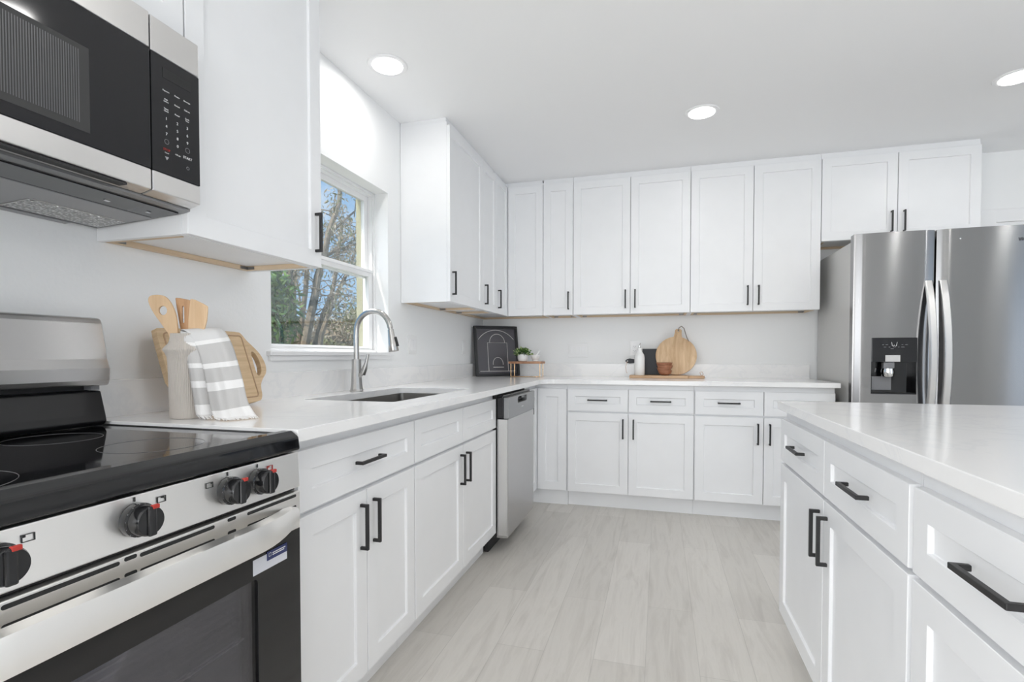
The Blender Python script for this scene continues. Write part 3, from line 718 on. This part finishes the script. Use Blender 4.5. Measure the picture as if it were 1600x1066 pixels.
MB().lathe([(.004, 0), (.004, .001)], (.519, -.7680, 1.742), 12, axis='y').build('indicator_light', 'print_white', fg)

# ------------------------------------------------------------------ outlets and switches
def plate_switch(loc, rotz, w_, n, label, cat, sock=False):
    t = thing('outlet' if sock else 'light_switch', label, cat, loc, rotz)
    pl = MB().box(-w_/2, w_/2, -.006, -.0005, -.0575, .0575).build('cover_plate', 'plastic_white', t, bevel=.002)
    for k in range(n):
        x = (k-(n-1)/2)*.046
        if sock:
            MB().box(x-.017, x+.017, -.0085, -.0061, -.034, .034).build('socket', 'trim_paint', t, bevel=.002)
            s_ = MB()
            for z in (-.017, .017):
                s_.box(x-.008, x-.006, -.0092, -.0087, z-.004, z+.004); s_.box(x+.006, x+.008, -.0092, -.0087, z-.004, z+.004); s_.box(x-.002, x+.002, -.0092, -.0087, z-.010, z-.007)
            s_.build('socket_holes', 'print_dark', t)
        else:
            MB().prism([(-.0061, -.034), (-.0075, -.034), (-.0105, .034), (-.0061, .034)], x-.017, x+.017, 'x').build('rocker', 'trim_paint', t, bevel=.001)
    return t
plate_switch((0, -1.352, 1.150), PI/2, .116, 2, 'white double rocker switch plate on the window wall beside the faucet', 'light switch')
plate_switch((0, -.475, 1.150), PI/2, .072, 1, 'small white switch plate on the window wall next to the framed picture', 'light switch')
plate_switch((.832, 0, 1.127), 0, .160, 3, 'white triple rocker switch plate on the far wall', 'light switch')
plate_switch((1.290, 0, 1.140), 0, .074, 1, 'white wall outlet behind the white bottle', 'outlet', True)

# ------------------------------------------------------------------ vase, utensils, board, towel beside the range
CT = .9145
t = thing('ribbed_vase', 'beige ribbed ceramic vase holding wooden utensils beside the range', 'vase', (.2425, -3.157, CT), 0)
def rib(r, z, a): return r*(1.01+.035*abs(math.sin(a*32)) if z > .003 else 1)
pf = [(.0400, 0), (.0420, .004), (.0430, .08), (.0445, .150), (.0460, .165), (.0500, .176), (.0550, .184), (.0550, .187), (.0500, .194), (.0430, .202), (.0400, .210), (.0385, .220), (.0380, .229), (.0355, .229), (.0355, .200), (.036, .02)]
MB().lathe(pf, seg=192, fn=rib).build('vase_body', 'vase_clay', t, smooth=True)
def utensil(label, m, outl, holes, y, th, name='wooden_spatula', tilt_=0):
    # outline in the upright plane, metres relative to the vase mouth
    outl = [(a*.71, b-.009) for a, b in outl]; holes = [[(a*.71, b-.009) for a, b in h_] for h_ in holes]
    o = slabpoly(outl, holes, -th/2, th/2, 'y').build(name, m, None, bevel=.0015)
    o.location = (.2345-.275*y, -3.159+.961*y, CT); o.rotation_euler = (0, 0, .2784); tag(o, label, 'kitchen utensil'); return o
def smooth_poly(p, it=2):
    for _ in range(it):
        q = []
        for i in range(len(p)):
            a, b = p[i], p[(i+1) % len(p)]
            q += [(a[0]*.75+b[0]*.25, a[1]*.75+b[1]*.25), (a[0]*.25+b[0]*.75, a[1]*.25+b[1]*.75)]
        p = q
    return p
def circ(cx, cz, r, n=16, sx=1): return [(cx+r*sx*math.cos(2*PI*k/n), cz+r*math.sin(2*PI*k/n)) for k in range(n)]
utensil('wooden spoon-shaped turner with a round hole, leaning to the range side of the vase', 'utensil_wood',
        smooth_poly([(-.124, .325), (-.118, .340), (-.090, .343), (-.058, .340), (-.034, .318), (-.018, .288), (-.014, .260), (-.010, .225), (.022, .020), (.008, .018), (-.038, .228), (-.068, .258), (-.106, .296)], 2),
        [circ(-.067, .300, .0125, sx=1.3)], -.012, .006)
utensil('wooden slotted turner standing between the other two utensils', 'utensil_dark',
        smooth_poly([(-.040, .333), (-.037, .338), (.022, .330), (.026, .322), (.022, .262), (.006, .225), (-.008, .020), (-.020, .020), (-.016, .225), (-.024, .262)], 1),
        [rrect(-.014, -.006, .268, .314, .0035, 3)], .010, .006)
utensil('wide flat wooden spatula without holes, leaning toward the window', 'utensil_wood',
        smooth_poly([(.026, .327), (.031, .335), (.090, .315), (.094, .308), (.087, .262), (.068, .236), (.048, .222), (.002, .020), (-.010, .020), (.024, .225), (.016, .255)], 1),
        [], -.001, .006)
# juice-groove board leaning on the splash
def board_outline():
    p = [(0, 0), (.315, 0), (.338, .020), (.342, .060), (.362, .085), (.388, .105), (.398, .135), (.388, .175), (.364, .205), (.340, .228), (.325, .254), (.312, .262), (.010, .262), (0, .252)]
    return p
t = thing('cutting_board', 'light wooden cutting board with handle hole leaning against the wall behind vase', 'cutting board', (.142, -3.098, CT+.0068), 0)
t.rotation_euler = (0, -math.radians(19.5), 0)
MBb = slabpoly(smooth_poly(board_outline(), 2), [smooth_poly([(.346, .092), (.368, .110), (.374, .146), (.364, .182), (.344, .192), (.340, .150), (.340, .112)], 2)], -.020, 0, 'x').build('board', 'board_wood', t, bevel=.003)
gr = MB()
gp = rrect(.022, .320, .022, .246, .012, 4); gp.append(gp[0])
gr.tube([(.0003, a, b) for a, b in gp], .0026, 6, False); gr.build('juice_groove', 'board_edge', t)
# striped towel over the vase mouth
t = thing('kitchen_towel', 'grey and white striped towel with fringe draped over the ribbed vase', 'towel', (0, 0, 0), 0)
def cloth(L, Rr, name, nu=18, nv=40, amp=.006, vr=(0, 1)):
    def samp(P, v):
        x = v*(len(P)-1); i = min(int(x), len(P)-2); f_ = x-i
        p0, p1, p2, p3 = [Vector(P[max(0, min(len(P)-1, i+k))]) for k in (-1, 0, 1, 2)]
        return .5*((2*p1)+(-p0+p2)*f_+(2*p0-5*p1+4*p2-p3)*f_*f_+(-p0+3*p1-3*p2+p3)*f_**3)
    vs_, uvs = [], []
    for j in range(nv+1):
        v = j/nv; a, b = samp(L, v), samp(Rr, v)
        for i in range(nu+1):
            u_ = i/nu; p = a.lerp(b, u_)
            wv = amp*math.sin(u_*9+1.2*math.sin(v*5))*min(1, v*1.6)+amp*.6*math.sin(u_*17+v*4)*v
            bow = .016*math.sin(PI*u_)*(.35+.65*min(1, v*2))
            p = p+Vector((.72, -.69, 0))*(wv+bow)
            vs_.append(tuple(p)); uvs.append((u_, 1-(vr[0]+(vr[1]-vr[0])*v)))
    fs = [(j*(nu+1)+i, j*(nu+1)+i+1, (j+1)*(nu+1)+i+1, (j+1)*(nu+1)+i) for j in range(nv) for i in range(nu)]
    me = bpy.data.meshes.new(name); me.from_pydata(vs_, [], fs); me.materials.append(MATS['towel'])
    uv = me.uv_layers.new(name='UVMap')
    for lp in me.loops: uv.data[lp.index].uv = uvs[lp.vertex_index]
    for p in me.polygons: p.use_smooth = True
    o = bpy.data.objects.new(name, me); COL.objects.link(o); o.parent = t
    md = o.modifiers.new('thickness', 'SOLIDIFY'); md.thickness = .0025; md.offset = 0
    return o, [Vector(vs_[nv*(nu+1)+i]) for i in range(nu+1)]
o1, e1 = cloth([(.232, -3.150, 1.136), (.245, -3.178, 1.153), (.268, -3.176, 1.143), (.293, -3.172, 1.10), (.31, -3.172, 1.055), (.326, -3.176, 1.005), (.348, -3.184, .945), (.368, -3.192, .920)],
               [(.245, -3.108, 1.140), (.275, -3.105, 1.160), (.312, -3.105, 1.155), (.344, -3.108, 1.115), (.366, -3.111, 1.065), (.385, -3.114, 1.015), (.403, -3.116, .958), (.428, -3.114, .921)], 'front_fold')
o2, e2 = cloth([(.228, -3.158, 1.138), (.252, -3.186, 1.146), (.272, -3.186, 1.08), (.288, -3.187, 1.0), (.302, -3.186, .925)],
               [(.228, -3.140, 1.138), (.275, -3.155, 1.138), (.306, -3.150, 1.08), (.322, -3.145, 1.0), (.335, -3.145, .925)], 'rear_fold', 10, 30, .003)
random.seed(3)
fr = MB()
for ed, cnt in ((e1, 46), (e2, 14)):
    for k in range(cnt):
        u_ = (k+.5)/cnt*(len(ed)-1); i = int(u_); p = ed[i].lerp(ed[min(i+1, len(ed)-1)], u_-i)
        q = p+Vector((random.uniform(.004, .018), random.uniform(-.008, .006), 0)); q.z = CT+.0018
        fr.tube([p, p.lerp(q, .5)+Vector((0, 0, .001)), q], [.0011, .0013, .0009], 5)
fr.build('fringe', 'towel_white', t)['kind'] = 'stuff'

# ------------------------------------------------------------------ framed court picture in the corner
t = thing('framed_picture', 'black framed print of white court lines leaning in the corner', 'picture', (0, 0, 0), 0)
A = Vector((.060, -.352, CT+.0015)); B = Vector((.356, -.102, CT+.0015))
ux = (B-A); PW = ux.length; ux.normalize(); nn = Vector((ux.y, -ux.x, 0))     # towards the room
back = math.radians(9); uz = (Vector((0, 0, 1))*math.cos(back) - nn*math.sin(back)); nf = nn*math.cos(back)+Vector((0, 0, 1))*math.sin(back)
PH = .415
t.matrix_world = Matrix(((ux.x, -nf.x, uz.x, A.x), (ux.y, -nf.y, uz.y, A.y), (ux.z, -nf.z, uz.z, A.z), (0, 0, 0, 1)))
sx = PW
fm = MB(); ring_w = .021
fm.box(0, ring_w, -.012, .008, 0, PH); fm.box(sx-ring_w, sx, -.012, .008, 0, PH); fm.box(ring_w, sx-ring_w, -.012, .008, 0, ring_w); fm.box(ring_w, sx-ring_w, -.012, .008, PH-ring_w, PH)
fm.build('picture_frame', 'handle_black', t, bevel=.0015)
pr = MB().box(ring_w, sx-ring_w, -.002, .006, ring_w, PH-ring_w).build('print', 'picture_print', t)
ln = MB(); yy = -.0035
def seg_(pts, r=.0024): ln.tube([(x*sx, yy, z*PH) for x, z in pts], r, 4)
def arc(cx, cz, rx, rz, a0, a1, n=22): return [(cx+rx*math.cos(math.radians(a0+(a1-a0)*k/n)), cz+rz*math.sin(math.radians(a0+(a1-a0)*k/n))) for k in range(n+1)]
seg_([(.10, .095), (.90, .095)]); seg_([(.295, .095), (.295, .665), (.745, .665), (.745, .095)])
seg_(arc(.52, .665, .175, .175, 0, 180)); seg_(arc(.50, .46, .50, .46, 36, 144)); seg_(arc(.515, .245, .115, .125, -10, 190)); seg_([(.40, .175), (.64, .175)], .0035)
ln.build('court_lines', 'picture_line', pr)

# ------------------------------------------------------------------ riser with plant and mortar
RZ = 1.0375
t = thing('shelf_riser', 'small dark wood riser on gold wire legs on the far counter', 'riser', (.466, -.285, CT), 0)
MB().box(-.135, .135, -.062, .062, .105, .1225).build('shelf', 'riser_wood', t, bevel=.002)
lg = MB()
for x in (-.118, .118):
    lg.tube([(x, -.052, .1045), (x, -.052, .003), (x, .052, .003), (x, .052, .1045)], .003, 8)
lg.tube([(-.118, -.052, .003), (.118, -.052, .003)], .003, 8)
lg.build('wire_legs', 'gold', t, smooth=True)
t = thing('potted_plant', 'small green leafy plant in a white pot on the wooden riser', 'potted plant', (.432, -.285, RZ), 0)
MB().lathe([(.030, 0), (.036, .003), (.0405, .02), (.0415, .055), (.038, .055), (.037, .040), (.001, .040)], seg=32).build('pot', 'ceramic_white', t, smooth=True)
random.seed(5)
for nm, m, cnt, rr in (('leaves', 'plant_leaf', 120, .066), ('pale_leaves', 'plant_leaf_pale', 60, .072), ('inner_leaves', 'plant_leaf_dark', 90, .052)):
    lf = MB()
    for k in range(cnt):
        a = random.uniform(0, 2*PI); el = random.uniform(.0, 1.45); r_ = rr*random.uniform(.55, 1.05)
        d = Vector((math.cos(a)*math.cos(el)*1.15, math.sin(a)*math.cos(el), math.sin(el)*.85)); p = Vector((0, 0, .050))+d*r_
        s_ = d.cross(Vector((random.uniform(-1, 1), random.uniform(-1, 1), .4))).normalized()*.0065; q = (d+Vector((0, 0, random.uniform(-.5, .4)))).normalized()*.020
        lf.quad(p-q*.4, p+s_+q*.1, p+q*.6, p-s_+q*.1)
    lf.build(nm, m, t)
st_ = MB()
for k in range(9):
    a = k*.7; st_.tube([(0, 0, .04), (.02*math.cos(a), .02*math.sin(a), .07), (.045*math.cos(a), .045*math.sin(a), .095)], .001, 4)
st_.build('stems', 'plant_leaf', t)
t = thing('mortar', 'white mortar bowl on the riser beside the potted plant', 'mortar', (.535, -.285, RZ), 0)
MB().lathe([(.022, 0), (.024, .004), (.020, .010), (.033, .028), (.037, .050), (.034, .050), (.030, .030), (.005, .014)], seg=32).build('mortar_bowl', 'ceramic_white', t, smooth=True)
tag(MB().tube([(.527, -.288, RZ+.022), (.545, -.285, RZ+.050), (.562, -.282, RZ+.073), (.572, -.281, RZ+.086)], [.009, .007, .007, .009], 14).build('pestle', 'ceramic_white', smooth=True), 'white pestle standing in the mortar bowl', 'pestle')

# ------------------------------------------------------------------ boards, bottle and bowls by the outlet
t = thing('serving_board', 'long flat wooden serving board lying under the bottle and bowls', 'serving board', (1.262, -.29, CT), 0)
slabpoly(smooth_poly([(0, 0), (.42, 0), (.425, .03), (.44, .045), (.53, .045), (.54, .055), (.54, .085), (.53, .095), (.44, .095), (.425, .11), (.42, .14), (.42, .165), (0, .165), (0, .14), (0, .03)], 1), [], .0, .020).build('board', 'tray_wood', t, bevel=.002)
MB().tube([(.515, .07, .021), (.505, .055, .045), (.52, .05, .050), (.53, .06, .030), (.52, .07, .021)], .002, 6).build('cord_loop', 'rope_tan', t)
BZ = CT+.0205
t = thing('oil_bottle', 'white ceramic bottle with metal pour spout on the serving board', 'bottle', (1.335, -.225, BZ), 0)
MB().lathe([(.036, 0), (.0385, .004), (.0385, .135), (.034, .155), (.020, .178), (.0165, .190), (.0165, .200), (.019, .201), (.019, .206), (.010, .207)], seg=32).build('bottle_body', 'ceramic_white', t, smooth=True)
MB().tube([(0, 0, .206), (0, 0, .222), (.002, -.004, .236), (.005, -.009, .243)], [.008, .005, .0035, .003], 10).build('pour_spout', 'chrome', t, smooth=True)
t = thing('paddle_board', 'black rectangular paddle board with side handle leaning behind the bottle', 'serving board', (1.352, -.142, BZ), 0)
t.rotation_euler = (-math.radians(14), 0, 0)
slabpoly([(0, 0), (.20, 0), (.20, .205), (0, .205), (-.0, .128), (-.05, .120), (-.095, .127), (-.118, .121), (-.130, .108), (-.118, .094), (-.095, .088), (-.05, .094), (0, .086)], [circ(-.113, .107, .006, 12)], -.012, 0, 'y').build('board', 'slate', t, bevel=.002)
MB().tube([(-.113, -.014, .104), (-.125, -.02, .06), (-.120, -.024, .02), (-.112, -.03, .004)], .0016, 6).build('cord', 'rope_tan', t)
t = thing('round_board', 'large round light wood board with handle leaning against the wall', 'serving board', (1.602, -.165, BZ), 0)
t.rotation_euler = (-math.radians(15), 0, math.radians(0))
RB = .150; ol = []
for k in range(49):
    a = math.radians(-245+k*(310/48)); ol.append((RB*math.cos(a), RB+RB*math.sin(a)))
a0, a1 = math.radians(-245), math.radians(65)
hx, hz_ = .030, .372
ol = [(RB*math.cos(math.radians(78-k*(336/60))), RB+RB*math.sin(math.radians(78-k*(336/60)))) for k in range(61)]
ol = ol[::-1]; ol += [(hx*.85, .325), (hx*.8, .352), (hx*.5, .362), (-hx*.5, .362), (-hx*.8, .352), (-hx*.85, .325)]
rot_ = math.radians(-5); ol = [(x*math.cos(rot_)-(z-RB)*math.sin(rot_), RB+x*math.sin(rot_)+(z-RB)*math.cos(rot_)) for x, z in ol]
slabpoly(ol, [circ(.017, .345, .006, 12)], -.016, 0, 'y').build('board', 'acacia', t, bevel=.002)
MB().tube([(.014, -.018, .343), (.022, -.024, .368), (.040, -.022, .382), (.058, -.016, .366), (.068, -.014, .330), (.078, -.014, .295), (.092, -.016, .262)], .0035, 8).build('cord', 'rope_grey', t, smooth=True)
for k, (rr, lab) in enumerate(((.050, 'small dark wooden bowl at the bottom of the stack of four'), (.052, 'dark wooden bowl, second from the bottom of the stack'), (.057, 'dark wooden bowl, second from the top of the stack'), (.058, 'dark wooden bowl topmost of the stack'))):
    z0 = k*.0195
    o = MB().lathe([(rr*.42, 0), (rr*.55, .002), (rr*.80, .011), (rr*.93, .022), (rr*.97, .033), (rr*1.04, .037), (rr*1.0, .0385), (rr*.94, .036), (rr*.86, .022), (rr*.55, .0078), (.002, .007)], seg=32).build('wooden_bowl', 'bowl_wood', smooth=True)
    o.location = (1.517+(.004, -.003, .003, -.001)[k], -.235, BZ+z0); tag(o, lab, 'bowl', 'stack of wooden bowls on the serving board')

# ------------------------------------------------------------------ outdoors
GZ = -.35
gnd = MB().box(-40, -.20, -25, 40, GZ-.1, GZ).build('ground', 'ground_grass'); struct(gnd)
def leaves(mb, c, rad, n, size, droop=0.0, seed=0, flat=1.0):
    rnd = random.Random(seed)
    for k in range(n):
        while True:
            q = Vector((rnd.uniform(-1, 1), rnd.uniform(-1, 1), rnd.uniform(-1, 1)))
            if q.length < 1: break
        p = Vector(c)+Vector((q.x*rad[0], q.y*rad[1], q.z*rad[2]))
        d = Vector((rnd.uniform(-1, 1), rnd.uniform(-1, 1), rnd.uniform(-1, 1)*flat-droop)).normalized()*size*rnd.uniform(.6, 1.3)
        s_ = d.cross(Vector((rnd.uniform(-1, 1), rnd.uniform(-1, 1), rnd.uniform(-1, 1)))).normalized()*d.length*.14
        mb.quad(p, p+d*.5+s_, p+d, p+d*.5-s_)
def trunk_tree(name, label, paths, radii, twigs, leafmats, seed, leafn=260, leafsize=.095):
    rnd = random.Random(seed)
    base = Vector(paths[0][0]); t = thing(name, label, 'tree', (base.x, base.y, GZ))
    off = Vector((base.x, base.y, GZ)); mb = MB(); tips = []
    for P, r in zip(paths, radii):
        P = [Vector(p)-off for p in P]
        if P is not None and abs(P[0].z-(1.3-GZ)) < .5:
            d = (P[0]-P[1]); P = [Vector((P[0].x+d.x*.6, P[0].y+d.y*.6, 0))] + P
        jit = [p+Vector((rnd.uniform(-.01, .01), rnd.uniform(-.01, .01), 0)) for p in P]
        n = len(jit); mb.tube(jit, [r*(1-.55*i/n) for i in range(n)], 8)
        tips += jit[2:]
    tw = MB(); sets = {m: MB() for m in leafmats}
    for k in range(twigs):
        p = rnd.choice(tips)+Vector((0, 0, rnd.uniform(-.15, .15)))
        a = rnd.uniform(0, 2*PI); l_ = rnd.uniform(.35, 1.0); d = Vector((math.cos(a), math.sin(a), rnd.uniform(.1, .9))).normalized()
        q = p+d*l_*.5; e = p+d*l_+Vector((0, 0, -.18*l_)); e2 = e+Vector((d.x*.15, d.y*.15, -.28))
        tw.tube([p, q, e, e2], [.012, .009, .006, .003], 5)
        for m in leafmats: leaves(sets[m], e.lerp(e2, .4), (.22, .22, .26), max(3, leafn//twigs), leafsize, .8, seed*100+k+len(m))
    mb.build('trunk', 'bark', t, smooth=True); tw.build('twigs', 'bark', t)
    for m in leafmats: sets[m].build('hanging_leaves', m, t)
    return t
trunk_tree('bare_tree', 'nearly leafless tree with forked upright trunk outside, close to the leafy tree', [[(-5.0, 3.7, 1.3), (-5.0, 3.69, 1.95), (-5.0, 3.71, 2.31), (-5.0, 3.71, 2.58), (-5.0, 3.70, 2.76), (-5.0, 3.68, 3.08), (-5, 3.75, 3.7)], [(-5, 3.70, 2.25), (-5.0, 3.57, 2.61), (-4.95, 3.50, 2.9), (-4.9, 3.42, 3.4)]], [.075, .045], 16, ['dry_leaf', 'olive_leaf'], 1, 130)
trunk_tree('bare_tree', 'slim bare tree outside, between the forked tree and the curving tree', [[(-5.3, 4.32, 1.32), (-5.3, 4.39, 1.86), (-5.3, 4.52, 2.42), (-5.3, 4.55, 2.78), (-5.3, 4.59, 3.06), (-5.3, 4.66, 3.44), (-5.3, 4.7, 4.0)], [(-5.4, 4.48, 2.03), (-5.4, 4.43, 2.41), (-5.4, 4.35, 2.75)]], [.06, .02], 14, ['dry_leaf', 'dry_leaf_pale'], 2, 110)
trunk_tree('bare_tree', 'curving bare tree outside whose trunk crosses the upper window pane', [[(-4.8, 3.84, 1.3), (-4.8, 4.0, 1.82), (-4.8, 4.15, 2.25), (-4.8, 4.22, 2.57), (-4.8, 4.3, 2.8), (-4.8, 4.43, 3.06), (-4.8, 4.57, 3.52), (-4.8, 4.73, 3.83), (-4.8, 4.92, 4.19), (-4.8, 5.0, 4.7)], [(-4.8, 4.43, 3.01), (-4.8, 4.75, 3.18), (-4.8, 5.13, 3.33), (-4.8, 5.53, 3.48)], [(-4.8, 4.6, 3.5), (-4.7, 4.9, 3.8), (-4.7, 5.3, 4.1)]], [.085, .035, .03], 44, ['dry_leaf', 'dry_leaf_pale', 'olive_leaf'], 3, 1000, .10)
trunk_tree('bare_tree', 'slanting bare tree outside, straight trunk leaning toward the cabinets', [[(-5.2, 4.67, 1.32), (-5.2, 4.92, 1.9), (-5.2, 5.21, 2.39), (-5.2, 5.34, 2.75), (-5.2, 5.41, 3.0), (-5.2, 5.52, 3.47), (-5.2, 5.6, 3.9)]], [.06], 18, ['dry_leaf', 'dry_leaf_pale'], 4, 170)
trunk_tree('bare_tree', 'thin bare tree leaning most of all outside the lower pane', [[(-5.0, 4.56, 1.48), (-5.0, 4.92, 2.12), (-5.0, 5.37, 2.69), (-5.0, 5.63, 3.09), (-5.0, 5.84, 3.49)]], [.055], 14, ['dry_leaf_pale', 'olive_leaf'], 5, 120)
# leafy tree at the left of the view
t = thing('leafy_tree', 'dense green tree outside at the cabinet side of the window', 'tree', (-4.1, 2.2, GZ))
MB().tube([(0, 0, 0), (0, 0, 1.6), (.05, .05, 2.4)], [.07, .05, .02], 8).build('trunk', 'bark', t)
for m, n, s in (('deep_leaf', 900, 1), ('green_leaf', 700, 2)):
    mb = MB(); leaves(mb, (0, -.1, 2.1), (.5, .34, .75), n, .16, .5, s); leaves(mb, (.0, -.5, 2.3), (.5, .4, .8), n//2, .16, .5, s+9); mb.build('foliage', m, t)
t = thing('leafy_tree', 'bright green leafy branch top outside the upper pane', 'tree', (-6.2, 5.3, GZ))
MB().tube([(0, 0, 0), (0, 0, 3), (-.1, .1, 5.0)], [.06, .04, .02], 8).build('trunk', 'bark', t)
mb = MB(); leaves(mb, (-.1, .1, 5.35), (.35, .30, .38), 260, .13, .3, 31); mb.build('foliage', 'green_leaf', t)
# shrubs
random.seed(11)
SH = [(-7.6, 5.9, 2.0, 1.2, 'dry_leaf', 'tall brown shrub outside behind the forked tree'), (-8.0, 7.2, 2.15, 1.2, 'dry_leaf_pale', 'pale brown shrub outside behind the curving tree'),
      (-7.8, 8.4, 2.2, 1.1, 'dry_leaf', 'brown shrub outside behind the slanting tree'), (-8.2, 9.6, 2.3, 1.2, 'dry_leaf_pale', 'pale brown shrub outside near the green shrub'),
      (-7.8, 10.7, 3.1, 1.3, 'olive_leaf', 'tallest green shrub outside at the far end of the row'), (-6.0, 4.9, 1.35, .6, 'green_leaf', 'low bright green shrub outside in front of the brown row'),
      (-6.4, 6.6, 1.5, .6, 'olive_leaf', 'low olive shrub outside in front of the brown row'), (-7.2, 4.4, 1.9, 1.0, 'olive_leaf', 'olive shrub outside near the dense green tree')]
for i, (x, y, h_, r_, m, lab) in enumerate(SH):
    t = thing('shrub', lab, 'shrub', (x, y, GZ), 0, 'shrubs outside the window')
    st_ = MB()
    for k in range(14):
        a = random.uniform(0, 2*PI); st_.tube([(0, 0, 0), (r_*.4*math.cos(a), r_*.4*math.sin(a), h_*.6), (r_*.7*math.cos(a), r_*.7*math.sin(a), h_+.2)], [.02, .014, .005], 5)
    st_.build('stems', 'bark', t)
    mb = MB(); H = h_-GZ
    leaves(mb, (0, 0, H*.5), (r_*.8, r_, H*.5), 1500, .14, .2, 50+i); leaves(mb, (0, 0, H*.70), (r_*.9, r_*1.1, H*.30), 1800, .14, .2, 150+i); mb.build('foliage', m, t)
    mb = MB(); leaves(mb, (0, 0, H*.62), (r_*.9, r_*1.05, H*.36), 1100, .14, .2, 80+i); mb.build('foliage', 'dry_leaf' if m != 'dry_leaf' else 'olive_leaf', t)
    mb = MB(); mb.lathe([(r_*.3, 0), (r_*.6, H*.2), (r_*.6, H*.6), (r_*.5, H*.78), (r_*.15, H*.88)], seg=14, fn=lambda r, z, a: r*(1+.15*math.sin(a*3+z*4))); mb.build('inner_growth', m, t)
for k, (z, lab) in enumerate(((6.05, 'upper utility cable crossing the sky outside'), (5.35, 'lower utility cable crossing the sky outside'))):
    tag(MB().tube([(-10, -3, z-.1), (-10, 8, z), (-10, 11.5, z+.1), (-10, 14, z+.05), (-10, 22, z)], .018, 6).build('utility_cable', 'cable_black'), lab, 'cable', 'utility cables outside')
